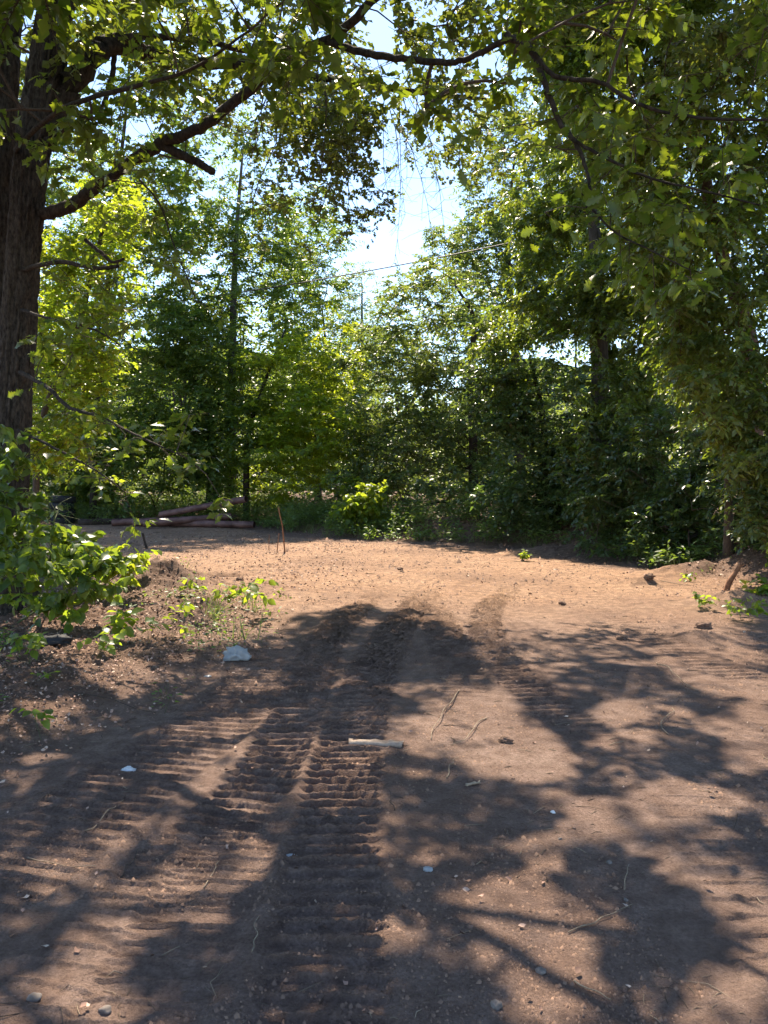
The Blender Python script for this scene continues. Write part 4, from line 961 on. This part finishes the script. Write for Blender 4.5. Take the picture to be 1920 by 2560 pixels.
# ------------------------------------------------------------------ stack of tyres
M['rubber'] = plainmat('rubber', (0.012, 0.012, 0.014), (0.028, 0.028, 0.032), 12, .75, .3, .35)
def tyre_mesh(r=.40, w=.235, nseg=48):
    prof = [(.58, .32), (.60, .42), (.72, .5), (.88, .5), (.96, .44), (1.0, .30), (1.0, 0), (1.0, -.30), (.96, -.44), (.88, -.5), (.72, -.5), (.60, -.42), (.58, -.32), (.63, -.2), (.66, 0), (.63, .2)]
    v = []; m = len(prof)
    for i in range(nseg):
        a = i * 2 * math.pi / nseg
        for k, (q, z) in enumerate(prof):
            rr = q * r
            if k in (4, 5, 7, 8) and i % 2: rr -= .012
            v.append((rr * math.cos(a), rr * math.sin(a), z * w))
    f = [(i * m + k, ((i + 1) % nseg) * m + k, ((i + 1) % nseg) * m + (k + 1) % m, i * m + (k + 1) % m) for i in range(nseg) for k in range(m)]
    return mesh('tyre', np.array(v), np.array(f), M['rubber'], None, True)
tm = tyre_mesh(); tx = pz(62, 26.2, 0); tz = hz(tx[0], 26.2)
names = ['bottom', 'second from the bottom', 'third from the bottom', 'topmost']
for i in range(4):
    obj('tyre', tm, None, 'black tyre, %s of the stack left of the rusty pipes' % names[i], 'tyre', 'stack of black tyres', None, (tx[0] + [0, .04, -.03, .02][i], 26.2 + [0, -.03, .02, .05][i], tz + .12 + .235 * i)).rotation_euler = (0.02 * i, -.015 * i, i)

# ------------------------------------------------------------------ overhead cable
a, b = P(120, 300, 29), P(640, 203, 22)
t = np.linspace(-.25, 1.2, 60)[:, None]; pts = a + (b - a) * t; pts[:, 2] -= .55 * (1 - ((t[:, 0] - .5) / .75)**2)
M['cable'] = plainmat('cable', (0.05, 0.045, 0.04), (0.09, 0.08, 0.075), 30, .6)
tb = Tubes(); tb.add(pts, .018, 6); obj('overhead_cable', tb.mesh('overhead_cable', M['cable']), None, 'thin dark cable strung across between the trees under the gap of sky', 'cable')

# ------------------------------------------------------------------ things lying or standing on the dirt
M['pale_wood'] = plainmat('pale_wood', (0.30, 0.22, 0.15), (0.48, 0.38, 0.28), 18, .8)
M['dry_stem'] = plainmat('dry_stem', (0.16, 0.115, 0.08), (0.32, 0.25, 0.17), 18, .8)
M['plank_wood'] = plainmat('plank_wood', (0.28, 0.20, 0.15), (0.46, 0.36, 0.28), 25, .85, .6)
M['red_wood'] = plainmat('red_wood', (0.16, 0.075, 0.04), (0.30, 0.15, 0.085), 22, .85, .6)
M['white_plastic'] = leafmat('white_plastic', (0.40, 0.41, 0.42), (0.52, 0.53, 0.54), (0.45, 0.45, 0.45), .3, .3)
M['paper'] = plainmat('paper', (0.60, 0.60, 0.62), (0.78, 0.78, 0.78), 30, .7)
M['stone'] = plainmat('stone', (0.13, 0.105, 0.09), (0.22, 0.185, 0.16), 20, .8)
M['clod'] = plainmat('clod', (0.10, 0.062, 0.045), (0.20, 0.125, 0.09), 25, .95, .8)
M['straw'] = tintmat('straw', [(0.07, 0.048, 0.036), (0.17, 0.12, 0.085), (0.33, 0.25, 0.17)])
def fh(x, y): return float(height(np.array([x]), np.array([y]))[0])
x, y = G(375, 748)
bar('wood_slat', 'short weathered wooden slat lying across the track marks', 'slat', (x - .155, y + .02, fh(x, y) + .005), (x + .165, y - .03, fh(x, y) + .01), .06, .026, M['plank_wood'], 5, n=14)
a = g3(124, 584); b = P(147, 561, a[1] + .45)
bar('pale_stick', 'straight pale split stick propped against the dirt heap', 'stick', a, b, .035, .02, M['pale_wood'], 6, n=8)
# broken stake at the right edge
def stick(name, label, cat, pts, r0, r1, mat, group=None, sides=8, bumpy=.25, split=False):
    pts = smooth_line(pts, 5); base = pts[0].copy(); tb = Tubes(); tb.add(pts, np.linspace(r0, r1, len(pts)), sides, True, bumpy)
    if split:
        g = np.random.default_rng(3)
        for k in range(3):
            e = pts[-2] + g.normal(size=3) * r1 * .5; tb.add([e, e + (pts[-1] - pts[-3]) * .7 + g.normal(size=3) * .015], [r1 * .5, .002], 5)
    return obj(name, tb.mesh(name, mat, True, base), None, label, cat, group, None, base)
b = g3(725, 592)
stick('broken_stake', 'reddish broken root end sticking out of the ground, leaning right at the right edge', 'stump', [b - [0, 0, .05], b + [.06, 0, .14], b + [.15, 0, .28], b + [.22, 0, .40]], .045, .03, M['red_wood'], None, 10, .3, True)
b = g3(285, 553)
stick('snapped_sapling', 'tall snapped reddish sapling stump standing alone before the far trees', 'stump', [b - [0, 0, .05], b + [-.03, 0, .3], b + [-.06, 0, .62], b + [-.14, 0, .98]], .019, .010, M['red_wood'], None, 8, .3, True)
b2 = g3(277, 552)
stick('bent_twig_stub', 'short stub of twig standing just left of the snapped sapling', 'stump', [b2, b2 + [.02, 0, .2], b2 + [.05, 0, .42]], .013, .007, M['red_wood'])
b2 = g3(269, 550)
stick('thin_stub', 'small upright twig stub farther left of the snapped sapling', 'stump', [b2, b2 + [0, 0, .17], b2 + [.01, 0, .34]], .010, .006, M['red_wood'])
b2 = g3(147, 549)
stick('short_post', 'short dark stub post standing in front of the rusty pipes', 'stump', [b2, b2 + [-.05, 0, .15], b2 + [-.1, 0, .36]], .035, .025, M['old_timber'])
# crumpled plastic bag
def crumple(name, label, cat, px, py, sx, sy, sz, mat, seed, sub=4):
    import bmesh
    bm = bmesh.new(); bmesh.ops.create_icosphere(bm, subdivisions=sub, radius=1); v = np.array([q.co[:] for q in bm.verts]); f = np.array([[w.index for w in q.verts] for q in bm.faces]); bm.free()
    r = 1 + .9 * (n3(v * 2.1 + seed) - .5) + 1.1 * np.abs(n3(v * 3.5 + seed) - .5) + .6 * np.abs(n3(v * 7) - .5)
    v = v * r[:, None] * [sx, sy, sz]; v[:, 2] = np.maximum(v[:, 2], -sz * .35)
    x, y = G(px, py); return obj(name, mesh(name, v, f, mat, {'tint': np.full(len(v), .5)}), None, label, cat, None, None, (x, y, fh(x, y) + sz * .34))
bg_ = crumple('plastic_bag', 'crumpled white plastic bag lying at the edge of the shade', 'bag', 236, 664, .085, .06, .062, M['white_plastic'], 11, 4)
crumple('bag_scrap', 'small torn white scrap beside the crumpled plastic bag', 'litter', 208, 679, .02, .02, .007, M['white_plastic'], 5, 2)
crumple('paper_scrap', 'crumpled grey-white paper scrap on the dirt at the left', 'litter', 128, 769, .030, .022, .012, M['paper'], 6, 3)
crumple('white_sliver', 'small pale blue-white sliver lying left of the near track', 'litter', 291, 857, .024, .008, .008, M['white_plastic'], 7, 2)
crumple('foil_scrap', 'tiny crumpled bright scrap right of the near track', 'litter', 428, 873, .013, .012, .010, M['white_plastic'], 8, 3)
crumple('white_bit', 'tiny white bit on the dark dirt above the round sun fleck', 'litter', 553, 816, .009, .008, .007, M['paper'], 9, 2)
crumple('black_rubber_scrap', 'curled black rubber scrap half buried in the litter at the left', 'litter', 52, 660, .12, .06, .05, M['rubber'], 10, 3)
x, y = G(474, 789); bar('bone_chip', 'pale bone-coloured wood chip lying on shaded dirt', 'chip', (x - .04, y - .01, fh(x, y) + .004), (x + .035, y + .02, fh(x, y) + .006), .014, .010, M['pale_wood'], 8, n=6, rough=.3)
STONES = [(609, 865, .016, 'grey angular stone right of the round sun fleck'), (626, 903, .010, 'small white pebble on the shaded dirt at the right'), (34, 1000, .026, 'grey stone in the lower left corner'),
          (105, 1012, .02, 'pale stone lit by the sun in the lower left corner'), (560, 842, .010, 'small pale pebble by the round sun fleck'), (497, 1010, .022, 'dusty stone in the sun patch at the bottom'), (541, 975, .018, 'round clod-like stone at the head of the bottom sun patch')]
def lump(sub, seed):
    import bmesh
    bm = bmesh.new(); bmesh.ops.create_icosphere(bm, subdivisions=sub, radius=1); v = np.array([q.co[:] for q in bm.verts]); f = np.array([[w.index for w in q.verts] for q in bm.faces]); bm.free()
    return v * (1 + .8 * (n3(v * 1.3 + seed) - .5) + .45 * (n3(v * 3.1 + seed) - .5))[:, None], f
for i, (px, py, r, lab) in enumerate(STONES):
    v, f = lump(3, i * 3.3); x, y = G(px, py); obj('stone', mesh('stone', v * r * [.9, .75, .6], f, M['stone']), None, lab, 'stone', 'loose stones on the dirt', None, (x, y, fh(x, y) + r * .12)).rotation_euler = (0, 0, i)
CL = [(704, 628, .085, 'dark rooty clod of earth at the right, largest of the clods'), (622, 640, .06, 'dark crumbling clod on the sunlit dirt right of the tracks'), (562, 604, .055, 'dark clod on the sunlit middle of the clearing'),
      (468, 636 - 5, .05, 'dark clod at the end of the right-hand track'), (649, 586, .09, 'dark clod heap beside the leaf pile at the right'), (400, 570, .06, 'brown clod far out on the sunlit dirt'), (505, 745, .045, 'dark clod in the sun patch right of the slat'),
      (240, 580, .07, 'round stone-like clod by the dug holes')]
for i, (px, py, r, lab) in enumerate(CL):
    v, f = lump(4, 40 + i * 2.7); v = v * (1 + .35 * (n3(v * 6) - .5))[:, None]; x, y = G(px, py); obj('clod', mesh('clod', v * r * [.95, .75, .5], f, M['clod']), None, lab, 'clod', 'clods of earth', None, (x, y, fh(x, y) + r * .25)).rotation_euler = (0, 0, i)

# twigs one can pick out
TW = [(460, 692, 436, 738, 'long pale twig in the sun patch right of the slat'), (485, 720, 462, 745, 'curved pale twig ending at the sun patch right of the slat'), (668, 738, 672, 712, 'thin upright-looking curled stem on the dirt at the right'),
      (610, 760 - 12, 630, 745, 'pale crooked stem lying in the shade at the right'), (626, 893, 628, 868, 'hooked pale stem beside the white pebble'), (563, 935, 622, 905, 'long greenish grass stem on the dark dirt at the lower right'),
      (575, 985, 610, 1003, 'pale stem at the lower right beside the bottom sun patch'), (252, 960, 262, 925, 'forked pale grass stem at the lower middle left'), (160, 960, 180, 950, 'short pale stem on the dark dirt at the lower left'),
      (30, 860, 110, 868, 'long thin curved root lying at the left'), (85, 835, 118, 800, 'bundle-like dry stem in the left sun patch'), (120, 880, 135, 855, 'dark upright twig left of the long sun fleck'),
      (445, 782, 450, 762, 'thin twig standing off the dirt left of the chip'), (395, 815, 392, 795, 'short dark twig near the middle of the track'), (205, 890, 222, 862, 'dry twig across the long sun fleck'),
      (655, 665, 690, 690, 'pale root thread on sunlit dirt at the right'), (75, 705, 170, 712, 'long dark fallen stick on the litter at the left'), (20, 640, 110, 665, 'thin fallen branch crossing the litter at the left'),
      (250, 592, 205, 588, 'thin straight root lying by the dug holes'), (640, 583, 690, 586, 'pale peeled stick lying before the broken stake')]
for i, (x1, y1, x2, y2, lab) in enumerate(TW):
    g = np.random.default_rng(300 + i); a, b = G(x1, y1), G(x2, y2); n = 7; t = np.linspace(0, 1, n)[:, None]; p = a + (b - a) * t; L = np.linalg.norm(b - a)
    p = p + np.cumsum(g.normal(size=(n, 2)) * L * .03, 0); z = height(p[:, 0], p[:, 1]) + .006 + .03 * L * np.sin(t[:, 0] * 3.1) * g.uniform(.2, 1.2)
    pts = np.column_stack([p, z]); r = np.clip(.0014 + .0005 * a[1], .002, .008)
    base = pts[0].copy(); tb = Tubes(); tb.add(smooth_line(pts, 3), np.linspace(r, r * .5, (n - 1) * 3 + 1), 5)
    obj('twig', tb.mesh('twig', M['dry_stem'] if i not in (11, 13, 16, 17) else M['twig'], True, base), None, lab, 'twig', 'twigs and stems on the dirt', None, base)

# ------------------------------------------------------------------ litter nobody could count
g = np.random.default_rng(77)
def ground_pts(n, px0, px1, y0, y1, pw=1.0):
    Y = y0 * (y1 / y0)**g.random(n); px = g.uniform(px0, px1, n); return np.stack([(px - 384) / FPX * Y, Y], 1)
def wildness(xy):
    d1, _, s1 = seg_dist(xy[:, 0], xy[:, 1], LEFT_EDGE); d2, _, s2 = seg_dist(xy[:, 0], xy[:, 1], RIGHT_EDGE)
    return np.maximum(sstep(-.5, .4, -d1 * s1 + .5 * fbm(xy[:, 0] * 2, xy[:, 1] * 2, 3)), .8 * sstep(-.9, .3, d2 * s2 + .8 * fbm(xy[:, 0] * 2, xy[:, 1] * 2, 3)))
xy = ground_pts(60000, -120, 880, 2.0, 26); w = np.maximum(wildness(xy), .5 * sstep(.3, -1.2, xy[:, 0] + .5 * fbm(xy[:, 0], xy[:, 1], 3)) * sstep(9, 12, xy[:, 1])); k = g.random(len(xy)) < w * .9 + .008 + .06 * sstep(9, 13, xy[:, 1]); xy = xy[k]
z = height(xy[:, 0], xy[:, 1]) + g.uniform(.002, .02, len(xy)); n = len(xy)
M['litter'] = tintmat('leaf_litter', [(0.09, 0.055, 0.042), (0.25, 0.145, 0.105), (0.40, 0.25, 0.19), (0.55, 0.43, 0.34)], .75)
DRY = (np.array([(0, 0, .1), (.35, .3, .05), (.7, .22, .18), (1, 0, .22), (.7, -.2, .02), (.35, -.3, .22), (.5, 0, -.02)]), np.array([(0, 6, 1), (1, 6, 2), (2, 6, 3), (3, 6, 4), (4, 6, 5), (5, 6, 0)]))
obj('leaf_litter', leaf_mesh('leaf_litter', DRY, np.column_stack([xy, z]), g.normal(size=(n, 3)) * [1, 1, .3], np.array([0, 0, 1]) + g.normal(size=(n, 3)) * .5, g.uniform(.018, .05, n) * (.7 + .5 * sstep(5, 9, xy[:, 1])), g.random(n)**1.3, M['litter']), label='dry fallen leaves and chaff strewn over the edges of the dirt', category='leaf litter', kind='stuff')
# low weeds, grass and dead stems over the left and right verges
xy = ground_pts(5200, -60, 840, 4.2, 16); w = wildness(xy); pn = n2(xy[:, 0] * 1.3 + 20, xy[:, 1] * 1.3); xy = xy[(g.random(len(xy)) < w * .5 * sstep(.3, .6, pn) * sstep(4, 7, xy[:, 1]))]
q = plants_mass(xy, .22, 7, .06, 61); tb = Tubes(); tb.batch(q[4], q[5], .002, .001)
ug = thing('verge_weeds', 'scattered low weeds sprouting through the leaf litter of the verges', 'weeds', (0, 0, 0)); ug['kind'] = 'stuff'
obj('leaves', leaf_mesh('leaves', NARROW, *q[:4], np.clip(rng.normal(.5, .3, len(q[0])), 0, 1), M['weed']), ug); obj('stems', tb.mesh('stems', M['stem_green']), ug)
# twig and straw bits
xy = ground_pts(7500, -60, 830, 1.9, 26); w = np.maximum(wildness(xy), .6 * sstep(1, -1.2, xy[:, 0]) * sstep(9, 12, xy[:, 1])); pc = n2(xy[:, 0] * 2.2 + 3, xy[:, 1] * 2.2); xy = xy[g.random(len(xy)) < (.45 * sstep(.45, .75, pc) + .04) * sstep(1, 8, xy[:, 1] + 3) + .6 * w]; n = len(xy)
an = g.uniform(0, 6.28, n); L = g.uniform(.02, .10, n) * (1 + .04 * xy[:, 1]) * g.choice([.6, 1, 1.8], n, p=[.5, .4, .1]); d = np.stack([np.cos(an), np.sin(an)], 1) * L[:, None]
m0 = xy + d * .5 + np.stack([-d[:, 1], d[:, 0]], 1) * g.normal(size=(n, 1)) * .10
def h3(q, up): return np.column_stack([q, height(q[:, 0], q[:, 1]) + up])
p0, p1, p2 = h3(xy, -.001), h3(m0, .002 + .03 * L), h3(xy + d, -.001 + .06 * L * g.random(n))
tb = Tubes(); rr = ((.0008 + .0003 * xy[:, 1]) * g.uniform(.6, 1.4, n))[:, None]; tb.batch(p0, p1, rr, rr); tb.batch(p1, p2, rr, rr * .5)
v = np.concatenate(tb.v); tint = np.concatenate([np.repeat(q_, 6) for q_ in (g.random(n),) * 2])
obj('twig_litter', mesh('twig_litter', v, np.concatenate(tb.f), M['straw'], {'tint': tint}), label='bits of straw, rootlets and twig scattered over the dirt', category='twig litter', kind='stuff')
# crumbs of earth
xy = ground_pts(52000, -60, 830, 1.9, 21); k = n2(xy[:, 0] * 1.6 + 4, xy[:, 1] * 1.6) + .35 * n2(xy[:, 0] * 6, xy[:, 1] * 6) + .3 * wildness(xy) > .62 + .1 * g.random(len(xy)); xy = xy[k]; xy = xy[xy[:, 1] < 21]; n = len(xy)
r = np.clip(g.lognormal(math.log(.0036), .5, n), .0012, .012 + .006 * sstep(4, 8, xy[:, 1])) * (1 + .05 * xy[:, 1] + .24 * np.maximum(xy[:, 1] - 5, 0)); v0 = np.array([(1, .2, -.5), (-.1, 1, -.5), (-1, -.1, -.5), (.2, -1, -.5), (.1, .1, .75)]); f0 = np.array([(0, 1, 4), (1, 2, 4), (2, 3, 4), (3, 0, 4)])
v = v0[None] * r[:, None, None] * g.uniform(.7, 1.25, (n, 1, 3)); a = g.uniform(0, 6.28, n); ca, sa = np.cos(a)[:, None], np.sin(a)[:, None]
v = np.stack([v[..., 0] * ca - v[..., 1] * sa, v[..., 0] * sa + v[..., 1] * ca, v[..., 2]], -1) + np.column_stack([xy, height(xy[:, 0], xy[:, 1]) + r * .3])[:, None]
f = (np.arange(n)[:, None, None] * len(v0) + f0[None]).reshape(-1, 3)
M['crumb'] = tintmat('crumb', [(0.11, 0.07, 0.052), (0.20, 0.125, 0.09), (0.30, 0.19, 0.13)], .95)
obj('soil_crumbs', mesh('soil_crumbs', v.reshape(-1, 3), f, M['crumb'], {'tint': np.repeat(g.random(n), len(v0))}), label='loose crumbs of earth strewn over the track-marked dirt', category='soil', kind='stuff')
